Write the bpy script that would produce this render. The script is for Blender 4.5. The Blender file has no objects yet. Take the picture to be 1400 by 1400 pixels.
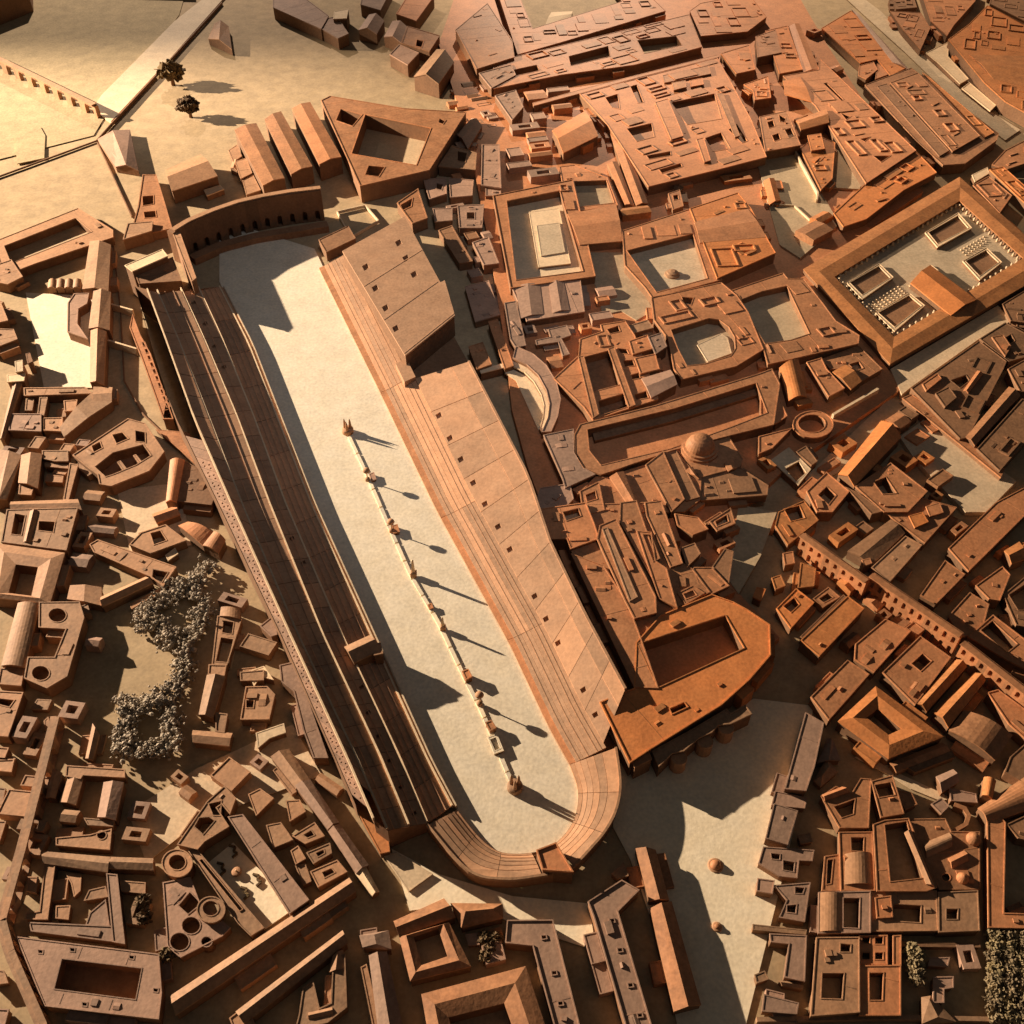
import bpy, bmesh, math, random
from mathutils import Vector, noise
from mathutils.geometry import tessellate_polygon

random.seed(7)
S = bpy.context.scene
COL = S.collection

# ------------------------------------------------------------------ camera
CAM_H = 2.0
TILT = math.radians(44.0)
FPX = 1400.0
cam = bpy.data.cameras.new('camera'); cam.sensor_width = 36; cam.lens = 36.0 * FPX / 1400.0
cam.clip_start = 0.05; cam.clip_end = 100
camo = bpy.data.objects.new('camera', cam); COL.objects.link(camo)
camo.location = (0, 0, CAM_H); camo.rotation_euler = (TILT, 0, 0)
S.camera = camo

# ------------------------------------------------------------------ light (gallery spotlights over the model)
w = bpy.data.worlds.new('World'); S.world = w; w.use_nodes = True
w.node_tree.nodes['Background'].inputs[0].default_value = (0.47, 0.45, 0.45, 1)
w.node_tree.nodes['Background'].inputs[1].default_value = 0.10

def lamp(name, loc, aim, power, col, radius, cone=None, blend=0.4):
    l = bpy.data.lights.new(name, 'SPOT'); l.energy = power; l.color = col; l.shadow_soft_size = radius
    l.spot_size = math.radians(cone); l.spot_blend = blend
    o = bpy.data.objects.new(name, l); COL.objects.link(o); o.location = loc
    o.rotation_euler = (Vector(aim) - Vector(loc)).to_track_quat('-Z', 'Y').to_euler()
    return o
lamp('gallery_spotlight', (-8.0, 5.5, 2.6), (0.2, 1.2, 0), 10700, (1.0, 0.82, 0.63), 0.04, 50, 0.5)
lamp('gallery_spotlight', (-2.9, 8.6, 2.4), (-2.1, 6.55, 0), 740, (1.0, 0.83, 0.68), 0.03, 48, 0.4)
lamp('gallery_spotlight', (0.4, 9.3, 2.5), (0.95, 7.0, 0), 1500, (1.0, 0.79, 0.58), 0.03, 56, 0.45)
lamp('cool_veil_fill', (0.6, 1.6, 4.6), (-0.1, 2.75, 0), 120, (0.76, 0.82, 1.0), 0.4, 36, 1.0)  # added cool fill, imitates the bluish glass-reflection veil and lifts the shade

S.view_settings.view_transform = 'Standard'; S.view_settings.look = 'None'
S.view_settings.exposure = 0.0; S.view_settings.gamma = 1.0
S.render.engine = 'CYCLES'
S.cycles.max_bounces = 5; S.cycles.diffuse_bounces = 3

# ------------------------------------------------------------------ materials
def mat(name, c, var=0.22, rough=0.78, fine=0.10, bump=0.25, tint=(1, 1, 1), spec=0.3):
    m = bpy.data.materials.new(name); m.use_nodes = True
    nt = m.node_tree; N = nt.nodes; L = nt.links
    b = N['Principled BSDF']; b.inputs['Roughness'].default_value = rough
    b.inputs['Specular IOR Level'].default_value = spec
    geo = N.new('ShaderNodeNewGeometry'); oi = N.new('ShaderNodeObjectInfo')
    n1 = N.new('ShaderNodeTexNoise'); n1.inputs['Scale'].default_value = 15; n1.inputs['Detail'].default_value = 8; n1.inputs['Roughness'].default_value = 0.72
    n2 = N.new('ShaderNodeTexNoise'); n2.inputs['Scale'].default_value = 120; n2.inputs['Detail'].default_value = 4
    for n in (n1, n2): L.new(geo.outputs['Position'], n.inputs['Vector'])
    def math_(op, a, bb):
        q = N.new('ShaderNodeMath'); q.operation = op
        for i, x in enumerate((a, bb)):
            if hasattr(x, 'links'): L.new(x, q.inputs[i])
            else: q.inputs[i].default_value = x
        return q.outputs[0]
    r1 = math_('MULTIPLY', math_('SUBTRACT', n1.outputs[0], 0.5), var * 4.6)
    r2 = math_('MULTIPLY', math_('SUBTRACT', n2.outputs[0], 0.5), fine * 5.5)
    r3 = math_('MULTIPLY', math_('SUBTRACT', oi.outputs['Random'], 0.5), 0.40)
    f = math_('ADD', math_('ADD', math_('ADD', r1, r2), r3), 1.0)
    f = math_('MAXIMUM', f, 0.35)
    mx = N.new('ShaderNodeMix'); mx.data_type = 'RGBA'; mx.blend_type = 'MIX'
    n3 = N.new('ShaderNodeTexNoise'); n3.inputs['Scale'].default_value = 22; n3.inputs['Detail'].default_value = 3
    L.new(geo.outputs['Position'], n3.inputs['Vector'])
    L.new(math_('ADD', math_('MULTIPLY', n3.outputs[0], 0.7), math_('MULTIPLY', oi.outputs['Random'], 0.7)), mx.inputs[0]); mx.clamp_factor = True
    mx.inputs[6].default_value = (c[0], c[1], c[2], 1)
    mx.inputs[7].default_value = (c[0] * tint[0], c[1] * tint[1], c[2] * tint[2], 1)
    vm = N.new('ShaderNodeVectorMath'); vm.operation = 'SCALE'
    L.new(mx.outputs[2], vm.inputs[0]); L.new(f, vm.inputs[3])
    L.new(vm.outputs[0], b.inputs['Base Color'])
    bp = N.new('ShaderNodeBump'); bp.inputs['Strength'].default_value = bump; bp.inputs['Distance'].default_value = 0.002
    L.new(n2.outputs[0], bp.inputs['Height']); L.new(bp.outputs[0], b.inputs['Normal'])
    return m

M = {
 'ground': mat('ground_plaster', (0.42, 0.305, 0.185), 0.26, 0.85, 0.06, 0.15, (0.92, 0.88, 0.78)),
 'field': mat('field_plaster', (0.40, 0.295, 0.18), 0.26, 0.9, 0.12, 0.3, (0.90, 0.90, 0.80)),
 'arena': mat('arena_plaster', (0.85, 0.745, 0.58), 0.10, 0.8, 0.08, 0.2, (0.95, 0.88, 0.76)),
 'tan': mat('tan_roof', (0.375, 0.225, 0.125), 0.24, 0.72, 0.10, 0.25, (1.08, 0.93, 0.84)),
 'terra': mat('terracotta_roof', (0.44, 0.215, 0.10), 0.26, 0.66, 0.10, 0.25, (1.06, 0.88, 0.78)),
 'orange': mat('orange_roof', (0.52, 0.225, 0.08), 0.26, 0.62, 0.10, 0.25, (1.05, 0.84, 0.7)),  # warm tint of the lamplight is put into this roof colour
 'pink': mat('pinkish_roof', (0.36, 0.225, 0.15), 0.24, 0.75, 0.08, 0.25, (1.0, 0.93, 0.9)),
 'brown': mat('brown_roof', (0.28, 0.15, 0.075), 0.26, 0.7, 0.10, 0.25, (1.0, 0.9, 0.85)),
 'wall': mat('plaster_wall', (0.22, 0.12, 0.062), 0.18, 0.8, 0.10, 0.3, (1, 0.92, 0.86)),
 'pale': mat('pale_stone', (0.68, 0.52, 0.34), 0.16, 0.75, 0.08, 0.2, (1, 0.93, 0.85)),
 'grey': mat('grey_court', (0.50, 0.36, 0.22), 0.2, 0.85, 0.08, 0.2, (0.92, 0.92, 0.88)),
 'stand': mat('stand_roof', (0.46, 0.275, 0.16), 0.2, 0.68, 0.07, 0.2, (1.06, 0.92, 0.82)),
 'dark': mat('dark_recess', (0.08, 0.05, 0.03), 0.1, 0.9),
 'green': mat('tree_lichen', (0.16, 0.095, 0.05), 0.3, 0.9, 0.3, 0.5, (0.9, 1.0, 0.8)),
 'shrub': mat('shrub_lichen', (0.27, 0.19, 0.115), 0.3, 0.9, 0.3, 0.5, (0.8, 0.85, 0.7)),
 'grove': mat('grove_lichen', (0.46, 0.36, 0.27), 0.3, 0.9, 0.3, 0.5, (0.75, 0.8, 0.72)),
}

# ------------------------------------------------------------------ tracing: a point of the photograph at a known height
ORI = (0.0, 0.0, 1.0)
TILE = {i + 1: ((0, 340, 690, 1040)[i % 4], (0, 340, 690, 1040)[i // 4]) for i in range(16)}
ZK = 0.62
def t(n):
    global ORI, ZK
    ZK = {1: 0.75, 2: 0.85, 5: 0.68, 9: 0.60, 13: 0.52, 14: 0.52, 15: 0.54, 16: 0.48, 12: 0.54}.get(n, 0.62)      # the far bank is built taller than the city quarters
    ORI = (0.0, 0.0, 1.0) if n == 0 else (TILE[n][0], TILE[n][1], 360.0 / 1400.0)
def px(p): return (ORI[0] + p[0] * ORI[2], ORI[1] + p[1] * ORI[2])
ST, CT = math.sin(TILT), math.cos(TILT)
def W(p, z):
    u = (p[0] - 700.0) / FPX; v = (p[1] - 700.0) / FPX
    dx, dy, dz = u, ST - v * CT, -CT - v * ST
    s = (z - CAM_H) / dz
    return Vector((s * dx, s * dy, z))
def mm(h): return h * ZK / 1000.0

# ------------------------------------------------------------------ mesh helpers
def link(name, verts, faces, m, parent=None, smooth=False):
    org = parent.matrix_world.translation if parent else Vector((0, 0, 0))
    if parent and parent.parent: org = parent.parent.location + parent.location
    elif parent: org = parent.location
    me = bpy.data.meshes.new(name)
    me.from_pydata([tuple(Vector(v) - org) for v in verts], [], faces)
    bm = bmesh.new(); bm.from_mesh(me)
    bmesh.ops.remove_doubles(bm, verts=bm.verts, dist=1e-6)
    bmesh.ops.recalc_face_normals(bm, faces=bm.faces)
    bm.to_mesh(me); bm.free()
    if smooth:
        for p in me.polygons: p.use_smooth = True
    me.materials.append(M[m])
    o = bpy.data.objects.new(name, me); COL.objects.link(o)
    if parent: o.parent = parent
    return o

def area2(p): return sum(p[i][0] * p[(i + 1) % len(p)][1] - p[(i + 1) % len(p)][0] * p[i][1] for i in range(len(p)))
def ccw(p): return p if area2(p) > 0 else p[::-1]
def inset(p, d):
    n = len(p); out = []
    for i in range(n):
        a = Vector(p[i - 1][:2]); b = Vector(p[i][:2]); c = Vector(p[(i + 1) % n][:2])
        e1 = (b - a); e2 = (c - b)
        if e1.length < 1e-7 or e2.length < 1e-7: out.append(b); continue
        e1.normalize(); e2.normalize()
        n1 = Vector((-e1.y, e1.x)); n2 = Vector((-e2.y, e2.x))
        q = n1 + n2
        if q.length < 0.2: out.append(b + n1 * d); continue
        q.normalize(); k = d / max(0.45, q.dot(n1))
        out.append(b + q * k)
    return out

def solid(polys, ztop, zbot, cap_bottom=False):
    """polys[0] outer, rest holes, 2-D; returns verts, faces of a straight prism open or closed below"""
    V, F = [], []
    idx = []
    for p in polys:
        base = len(V); n = len(p)
        V += [(q[0], q[1], ztop) for q in p] + [(q[0], q[1], zbot) for q in p]
        for i in range(n):
            j = (i + 1) % n
            F.append((base + i, base + j, base + n + j, base + n + i))
        idx += [base + i for i in range(n)]
    for tri in tessellate_polygon([[Vector((q[0], q[1], 0)) for q in p] for p in polys]):
        F.append(tuple(idx[k] for k in tri))
        if cap_bottom:
            pass
    if cap_bottom:
        lens = [len(p) for p in polys]
        idb = []; base = 0
        for n in lens:
            idb += [base + n + i for i in range(n)]; base += 2 * n
        for tri in tessellate_polygon([[Vector((q[0], q[1], 0)) for q in p] for p in polys]):
            F.append(tuple(idb[k] for k in tri)[::-1])
    return V, F

def rim(p, z0, h, wdt):
    """a raised kerb along the inside of polygon p (2-D ccw)"""
    q = inset(p, wdt); n = len(p); V = []; F = []
    for i in range(n):
        V += [(p[i][0], p[i][1], z0), (p[i][0], p[i][1], z0 + h), (q[i][0], q[i][1], z0 + h), (q[i][0], q[i][1], z0)]
    for i in range(n):
        a = 4 * i; b = 4 * ((i + 1) % n)
        for k in range(3): F.append((a + k, b + k, b + k + 1, a + k + 1))
    return V, F

# ------------------------------------------------------------------ volumes of a building (all coordinates in the current tile)
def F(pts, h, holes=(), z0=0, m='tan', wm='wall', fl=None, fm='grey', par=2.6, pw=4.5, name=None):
    return dict(k='F', p=[px(q) for q in pts], holes=[[px(q) for q in hh] for hh in holes], h=mm(h), z0=mm(z0), m=m, wm=wm,
                fl=None if fl is None else mm(fl), fm=fm, par=mm(par), pw=mm(pw), name=name)
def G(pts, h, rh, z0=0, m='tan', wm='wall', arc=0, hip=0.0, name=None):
    return dict(k='G', p=[px(q) for q in pts], h=mm(h), rh=mm(rh) * 1.25, z0=mm(z0), m=m, wm=wm, arc=arc, hip=hip, name=name)
def V_(pts, h, rh, **kw): return G(pts, h, rh, arc=8, **kw)
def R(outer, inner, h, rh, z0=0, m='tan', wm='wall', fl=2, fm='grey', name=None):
    return dict(k='R', o=[px(q) for q in outer], i=[px(q) for q in inner], h=mm(h), rh=mm(rh), z0=mm(z0), m=m, wm=wm, fl=mm(fl), fm=fm, name=name)
def D(c, r, h, prof, m='terra', name='dome', n=28):
    return dict(k='D', c=px(c), r=r * ORI[2], h=mm(h), prof=prof, m=m, name=name, n=n)
def circ(cx, cy, r, n=18, a0=0, a1=360):
    y = px((cx, cy))[1]; ang = TILT - math.atan((y - 700) / FPX); k = math.cos(ang)
    full = abs(a1 - a0) >= 359
    return [(cx + r * math.cos(math.radians(a0 + (a1 - a0) * i / (n if full else n - 1))), cy + r * k * math.sin(math.radians(a0 + (a1 - a0) * i / (n if full else n - 1)))) for i in range(n)]

FOOT = []
def build(vol, parent, single):
    k = vol['k']
    if k != 'D': FOOT.append(dict(p=[W(q, vol['h']).xy for q in (vol.get('p') or vol['o'])], h=vol['h'], z0=vol['z0'], vol=vol, parent=parent, single=single, px=(vol.get('p') or vol['o'])))
    if k == 'F':
        h, z0 = vol['h'], vol['z0']
        P2 = ccw([W(q, h).xy for q in vol['p']])
        H2 = [ccw([W(q, h).xy for q in hh]) for hh in vol['holes']]
        th = 0.0035
        ov = inset(P2, -0.0012)
        wallp = P2
        V, Fc = solid([wallp] + [inset(hh, -0.0012) for hh in H2], h - th, z0)
        # drop the hidden wall-top only where it would be coplanar: it sits under the roof slab
        wn = 'wall' if single else (vol['name'] or 'wing')
        wo = link(wn, V, Fc, vol['wm'], parent)
        par = parent if single else wo
        V, Fc = solid([ov] + H2, h, h - th + 0.0004)
        if vol['par'] > 0:
            v2, f2 = rim(ov, h, vol['par'], vol['pw'])
            b = len(V); V += v2; Fc += [tuple(i + b for i in f) for f in f2]
        ro = link('roof', V, Fc, vol['m'], par)
        for hh in H2:
            if vol['par'] > 0:
                big = inset(hh, -vol['pw'] * 0.8)
                v2, f2 = rim(big, h, vol['par'] * 0.7, vol['pw'] * 0.8)
                link('courtyard_rim', v2, f2, vol['m'], par)
            if vol['fl'] is not None:
                q = inset(hh, -0.004)
                v2, f2 = solid([q], vol['fl'], vol['fl'] - 0.002)
                link('courtyard_floor', v2, f2, vol['fm'], par)
    elif k == 'G':
        h, rh, z0 = vol['h'], vol['rh'], vol['z0']
        a, b, c, d = [W(q, h) for q in vol['p']]
        up = Vector((0, 0, 1))
        base = [Vector((q.x, q.y, z0)) for q in (a, b, c, d)]
        n = vol['arc'] or 2
        def sect(u, v, k0):
            out = []
            for i in range(n + 1):
                f = i / n
                z = rh * (math.sin(math.pi * f) if vol['arc'] else (1 - abs(2 * f - 1)))
                out.append(u.lerp(v, f) + up * z * k0)
            return out
        if vol['hip'] > 0:
            e1, e2 = (a + b) / 2, (c + d) / 2
            r1 = e1.lerp(e2, vol['hip']) + up * rh; r2 = e2.lerp(e1, vol['hip']) + up * rh
            tv = [a, b, c, d, r1, r2]; tf = [(0, 1, 4), (1, 2, 5, 4), (2, 3, 5), (3, 0, 4, 5)]
            wv = base + [q - up * 0.001 for q in (a, b, c, d)]
            wf = [(i, (i + 1) % 4, 4 + (i + 1) % 4, 4 + i) for i in range(4)]
        else:
            s1 = sect(a, b, 1); s2 = sect(d, c, 1)
            tv = s1 + s2; tf = [(i, i + 1, n + 2 + i, n + 1 + i) for i in range(n)]
            t1 = [q - up * 0.002 for q in s1]; t2 = [q - up * 0.002 for q in s2]
            wv = base + t1 + t2
            wf = [(1, 2, 4 + n + 1 + n, 4 + n), (3, 0, 4, 4 + n + 1)]
            wf += [tuple([0, 1] + [4 + i for i in range(n, -1, -1)]), tuple([2, 3] + [5 + n + i for i in range(n + 1)])]
        # roof shell with an overhang and thickness
        cen = (a + b + c + d) / 4
        def grow(q):
            e = Vector((q.x - cen.x, q.y - cen.y, 0)); 
            return q + (e.normalized() * 0.002 if e.length > 1e-6 else e)
        tv = [grow(q) for q in tv]; nb = len(tv)
        low = [q - up * 0.004 for q in tv]
        edge = {}
        for f in tf:
            for i in range(len(f)):
                e = (f[i], f[(i + 1) % len(f)]); edge[tuple(sorted(e))] = edge.get(tuple(sorted(e)), 0) + 1
        ff = list(tf) + [tuple(i + nb for i in f)[::-1] for f in tf]
        ff += [(e[0], e[1], e[1] + nb, e[0] + nb) for e, c_ in edge.items() if c_ == 1]
        wo = link('wall' if single else (vol['name'] or 'wing'), wv, wf, vol['wm'], parent)
        link('roof', tv + low, ff, vol['m'], parent if single else wo)
    elif k == 'R':
        h, rh, z0 = vol['h'], vol['rh'], vol['z0']
        O = [W(q, h) for q in vol['o']]; I = [W(q, h) for q in vol['i']]; n = len(O)
        up = Vector((0, 0, 1))
        wv = []; wf = []
        for rg in (O, I):
            bs = len(wv)
            wv += [Vector((q.x, q.y, z0)) for q in rg] + [q - up * 0.001 for q in rg]
            wf += [(bs + i, bs + (i + 1) % n, bs + n + (i + 1) % n, bs + n + i) for i in range(n)]
        # join the two skins under the eaves
        wf += [(n + i, n + (i + 1) % n, 3 * n + (i + 1) % n, 3 * n + i) for i in range(n)]
        wo = link('wall' if single else (vol['name'] or 'wing'), wv, wf, vol['wm'], parent)
        par = parent if single else wo
        mid = [(O[i] + I[i]) / 2 + up * rh for i in range(n)]
        og = [O[i] + (O[i] - I[i]).normalized() * 0.002 for i in range(n)]; ig = [I[i] + (I[i] - O[i]).normalized() * 0.002 for i in range(n)]
        tv = og + mid + ig + [q - up * 0.003 for q in og] + [q - up * 0.003 for q in ig]
        tf = []
        for i in range(n):
            j = (i + 1) % n
            tf += [(i, j, n + j, n + i), (n + i, n + j, 2 * n + j, 2 * n + i), (i, j, 3 * n + j, 3 * n + i), (2 * n + i, 2 * n + j, 4 * n + j, 4 * n + i)]
        link('roof', tv, tf, vol['m'], par)
        q = inset(ccw([p.xy for p in I]), -0.003)
        v2, f2 = solid([q], vol['fl'], vol['fl'] - 0.0015)
        link('courtyard_floor', v2, f2, vol['fm'], par)
    elif k == 'D':
        h = vol['h']; c = W(vol['c'], h); dz = CT + (vol['c'][1] - 700) / FPX * ST
        r = vol['r'] / FPX * (CAM_H - h) / dz; n = vol['n']
        V = []; Fc = []
        for (rr, zz) in vol['prof']:
            V += [(c.x + r * rr * math.cos(2 * math.pi * i / n), c.y + r * rr * math.sin(2 * math.pi * i / n), h + r * zz) for i in range(n)]
        for s in range(len(vol['prof']) - 1):
            for i in range(n): Fc.append((s * n + i, s * n + (i + 1) % n, (s + 1) * n + (i + 1) % n, (s + 1) * n + i))
        Fc.append(tuple((len(vol['prof']) - 1) * n + i for i in range(n)))
        link(vol['name'] or 'dome', V, Fc, vol['m'], parent)

def tag(o, label, cat, group=None):
    o['label'] = label; o['category'] = cat
    if group: o['group'] = group
    return o
def struct(o, kind='structure'):
    o['kind'] = kind; return o
def B(name, cat, label, *vols, group=None):
    ps = [q for v in vols for q in (v.get('p') or v.get('o') or [v['c']])]
    cx = sum(q[0] for q in ps) / len(ps); cy = sum(q[1] for q in ps) / len(ps)
    v0 = vols[0]; e = bpy.data.objects.new(name, None); COL.objects.link(e)
    e.empty_display_size = 0.02
    z0 = v0.get('z0', 0.0)
    e.location = W((cx, cy), v0['h']); e.location.z = z0
    tag(e, label, cat, group)
    solids = [v for v in vols if v['k'] != 'D']
    for v in vols: build(v, e, len(solids) == 1)
    return e
def EMPTY(name, loc, label, cat, group=None):
    e = bpy.data.objects.new(name, None); COL.objects.link(e); e.location = loc; e.empty_display_size = 0.02
    return tag(e, label, cat, group)
def sheet(name, pts, z, m, th=2.0):
    p = ccw([W(px(q), mm(z)).xy for q in pts])
    v, f = solid([p], mm(z), mm(z - th))
    return struct(link(name, v, f, m))
# ================================================================== SETTING
def plane_noise(name, x0, x1, y0, y1, z, m, n=60, amp=0.0015):
    V = []; Fc = []
    for j in range(n + 1):
        for i in range(n + 1):
            x = x0 + (x1 - x0) * i / n; y = y0 + (y1 - y0) * j / n
            V.append((x, y, z + amp * noise.noise(Vector((x * 3, y * 3, 1)))))
    for j in range(n):
        for i in range(n):
            a = j * (n + 1) + i; Fc.append((a, a + 1, a + n + 2, a + n + 1))
    return link(name, V, Fc, m)
g = plane_noise('ground', -4.5, 4.5, -0.6, 9.0, -0.002, 'ground'); struct(g)
t(0)
HILL = 30
sheet('hill', [(668, 330), (690, 470), (700, 560), (722, 640), (770, 770), (862, 955), (868, 1035), (1066, 872), (1000, 800), (1010, 700), (1075, 640), (1235, 530),
               (1105, 372), (1262, 262), (1130, 60), (1060, -60), (640, -60), (600, 60), (640, 190)], HILL, 'terra', 32)
sheet('field', [(-200, -100), (280, -100), (245, 20), (140, 165), (128, 185), (-200, 268)], 3, 'field', 3)

sheet('plaza', [(846, 1042), (870, 1052), (960, 1005), (1030, 955), (1112, 965), (1095, 1090), (1070, 1200), (1015, 1420), (930, 1420), (905, 1300), (862, 1175), (838, 1130)], 3, 'arena', 4)  # these sheets put the brightness of lit open ground into a paler colour
sheet('plaza', [(535, 1160), (600, 1195), (700, 1225), (805, 1235), (815, 1300), (700, 1262), (640, 1235), (560, 1245)], 3, 'arena', 4)
sheet('plaza', [(35, 400), (128, 405), (128, 530), (60, 530)], 3, 'arena', 4)
sheet('plaza', [(160, 670), (245, 660), (262, 745), (180, 765)], 3, 'pale', 4)
sheet('plaza', [(270, 1050), (400, 990), (440, 1060), (330, 1100), (250, 1140), (200, 1180), (175, 1110)], 3, 'pale', 4)

# ================================================================== THE CIRCUS
def lin(L, f):
    d = [math.dist(L[i], L[i + 1]) for i in range(len(L) - 1)]; tot = sum(d); s = f * tot
    for i, q in enumerate(d):
        if s <= q or i == len(d) - 1:
            k = s / q if q else 0
            return (L[i][0] + (L[i + 1][0] - L[i][0]) * k, L[i][1] + (L[i + 1][1] - L[i][1]) * k)
        s -= q
def dseg(p, a, b):
    ax, ay = b[0] - a[0], b[1] - a[1]; l2 = ax * ax + ay * ay
    k = max(0, min(1, ((p[0] - a[0]) * ax + (p[1] - a[1]) * ay) / l2)); return math.hypot(p[0] - a[0] - k * ax, p[1] - a[1] - k * ay)
def inside(p, poly):
    c = False; n = len(poly)
    for i in range(n):
        a, b = poly[i], poly[i - 1]
        if (a[1] > p[1]) != (b[1] > p[1]) and p[0] < (b[0] - a[0]) * (p[1] - a[1]) / (b[1] - a[1]) + a[0]: c = not c
    return c
RAMP = False
def zr(p):
    return 1.30 - .44 * max(0, min(1, (p[1] - 395) / 620)) if RAMP else 1.0
def strip(parent, name, LA, zA, LB, zB, ts, m='stand', holes=(), gap=0.45, th=6.0, hs=4.2, sub=3, depth=14):
    """sloping panels between two traced lines; holes are stair openings cut through the panel"""
    done = set()
    for k in range(len(ts) - 1):
        a, b = ts[k], ts[k + 1]; g0 = (b - a) * 0.0
        top = [lin(LA, a + (b - a) * i / sub) for i in range(sub + 1)]; bot = [lin(LB, a + (b - a) * i / sub) for i in range(sub, -1, -1)]
        def pull(p, q, d):
            l = math.dist(p, q); return p if l < 1e-6 else (p[0] + (q[0] - p[0]) * d / l, p[1] + (q[1] - p[1]) * d / l)
        ne = len(top)
        tp = list(top); bt = list(bot)
        tp[0] = pull(top[0], top[1], gap); bt[-1] = pull(bot[-1], bot[-2], gap); tp[-1] = pull(top[-1], top[-2], gap); bt[0] = pull(bot[0], bot[1], gap)
        tp = [pull(p, bt[ne - 1 - i], gap) for i, p in enumerate(tp)]; bt = [pull(p, tp[ne - 1 - i], gap) for i, p in enumerate(bt)]
        poly = tp + bt
        def zz(p):
            da = min(dseg(p, top[i], top[i + 1]) for i in range(ne - 1)); db = min(dseg(p, bot[i], bot[i + 1]) for i in range(ne - 1))
            return mm(zA + (zB - zA) * da / (da + db)) * zr(p)
        hp = []
        for hi, hc in enumerate(holes):
            if hi not in done and inside(hc, poly):
                done.add(hi)
                ux, uy = top[-1][0] - top[0][0], top[-1][1] - top[0][1]; l = math.hypot(ux, uy); ux /= l; uy /= l
                vx, vy = 0.85, -0.53
                q = [(hc[0] + hs * (sx * ux + sy * vx), hc[1] + hs * (sx * uy + sy * vy)) for sx, sy in ((-.8, -1), (.8, -1), (.8, 1), (-.8, 1))]
                if all(inside(r, poly) for r in q): hp.append(q)
        V = []; Fc = []; idx = []; rings = [poly] + hp
        for ri, rg in enumerate(rings):
            n = len(rg); bs = len(V); dd = mm(th) if ri == 0 else mm(depth)
            w3 = [W(p, zz(p)) for p in rg]
            V += w3 + [q - Vector((0, 0, dd)) for q in w3]
            Fc += [(bs + i, bs + (i + 1) % n, bs + n + (i + 1) % n, bs + n + i) for i in range(n)]
            if ri: Fc.append(tuple(bs + n + i for i in range(n)))
            idx += [bs + i for i in range(n)]
        for tri in tessellate_polygon([[Vector((p[0], p[1], 0)) for p in rg] for rg in rings]): Fc.append(tuple(idx[i] for i in tri))
        link(name, V, Fc, m, parent)
def ribbon(parent, name, L, z, hgt, wid, m, n=24, f0=0, f1=1, down=10):
    """a low parapet following a traced line: wid metres thick, hgt mm tall above z"""
    pts = [(lambda q: W(q, mm(z) * zr(q)))(lin(L, f0 + (f1 - f0) * i / n)) for i in range(n + 1)]
    V = []; Fc = []
    for i, p in enumerate(pts):
        d = (pts[min(i + 1, n)] - pts[max(i - 1, 0)]); d.z = 0; d.normalize(); nn = Vector((-d.y, d.x, 0)) * wid / 2
        V += [p + nn - Vector((0, 0, mm(down))), p + nn + Vector((0, 0, mm(hgt))), p - nn + Vector((0, 0, mm(hgt))), p - nn - Vector((0, 0, mm(down)))]
    for i in range(n):
        a = 4 * i; b = a + 4
        for k in range(3): Fc.append((a + k, b + k, b + k + 1, a + k + 1))
    Fc += [(0, 1, 2, 3), (4 * n, 4 * n + 1, 4 * n + 2, 4 * n + 3)]
    return link(name, V, Fc, m, parent)
def skirt(parent, name, L, z, zb, m, n=24):
    """outer wall dropping from a traced line"""
    pts = [(lambda q: W(q, mm(z) * zr(q)))(lin(L, i / n)) for i in range(n + 1)]; V = []; Fc = []
    for p in pts: V += [p, Vector((p.x, p.y, mm(zb)))]
    for i in range(n): a = 2 * i; Fc.append((a, a + 2, a + 3, a + 1))
    o = link(name, V, Fc, m, parent)
    return o
def lins(n, a=0.0, b=1.0): return [a + (b - a) * i / n for i in range(n + 1)]

arena_px = [(300, 385), (340, 468), (382, 575), (428, 690), (512, 872), (588, 1040), (622, 1104), (652, 1146), (676, 1166), (700, 1172), (736, 1170), (762, 1160), (782, 1138), (795, 1112), (797, 1078), (784, 1044),
            (749, 985), (697, 875), (597, 690), (517, 523), (430, 340), (300, 300)]
sheet('arena_floor', arena_px, 3, 'arena', 4)

circus = EMPTY('chariot_stadium', W((520, 760), 0), 'long chariot racing stadium with terraced stands around a pale sand arena', 'stadium')
# --- sunlit stand
A = [(436, 366), (517, 530), (597, 697), (697, 880), (749, 991), (779, 1045)]
def off(L, dx, dy, k=0.0): return [(p[0] + dx + k * i, p[1] + dy) for i, p in enumerate(L)]
A2 = off(A, 7, -3, .3); S1 = off(A, 17, -8, .5); S2 = off(A, 27, -14, 1.0); S3 = off(A, 44, -23, 1.2)
O = [(641, 494), (690, 588), (722, 650), (752, 740), (800, 840), (855, 942)]
e1 = link('stand_base', *[x for x in solid([ccw([W(p, .02).xy for p in A2 + [(842, 1020)] + O[::-1] + [(600, 420), (553, 300), (452, 355)]])], .012, 0)], 'wall', circus)
skirt(circus, 'podium_wall', A, 17, 0, 'stand', 30)
strip(circus, 'seating_tier', A, 17, A2, 20, lins(4), 'terra', gap=.3, sub=8)
strip(circus, 'seating_tier', A2, 24, S1, 33, lins(4), 'stand', gap=.3, sub=8)
strip(circus, 'seating_tier', S1, 35, S2, 46, lins(4), 'stand', gap=.3, sub=8)
strip(circus, 'seating_tier', S2, 48, S3, 62, lins(4), 'stand', gap=.3, sub=8)
holesR = [(600, 568), (615, 599), (630, 628), (647, 660), (663, 689), (681, 720), (697, 751), (714, 783), (731, 815), (746.6, 846), (763, 879), (780, 911), (797.5, 943), (814, 977)]
S3b = [lin(S3, f) for f in lins(20, .255, .99)]
S4 = [(lin(S3, f)[0] * (1 - k) + lin(O, (f - .255) / .735)[0] * k, lin(S3, f)[1] * (1 - k) + lin(O, (f - .255) / .735)[1] * k) for f in lins(20, .255, .99) for k in (.68,)]
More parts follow.
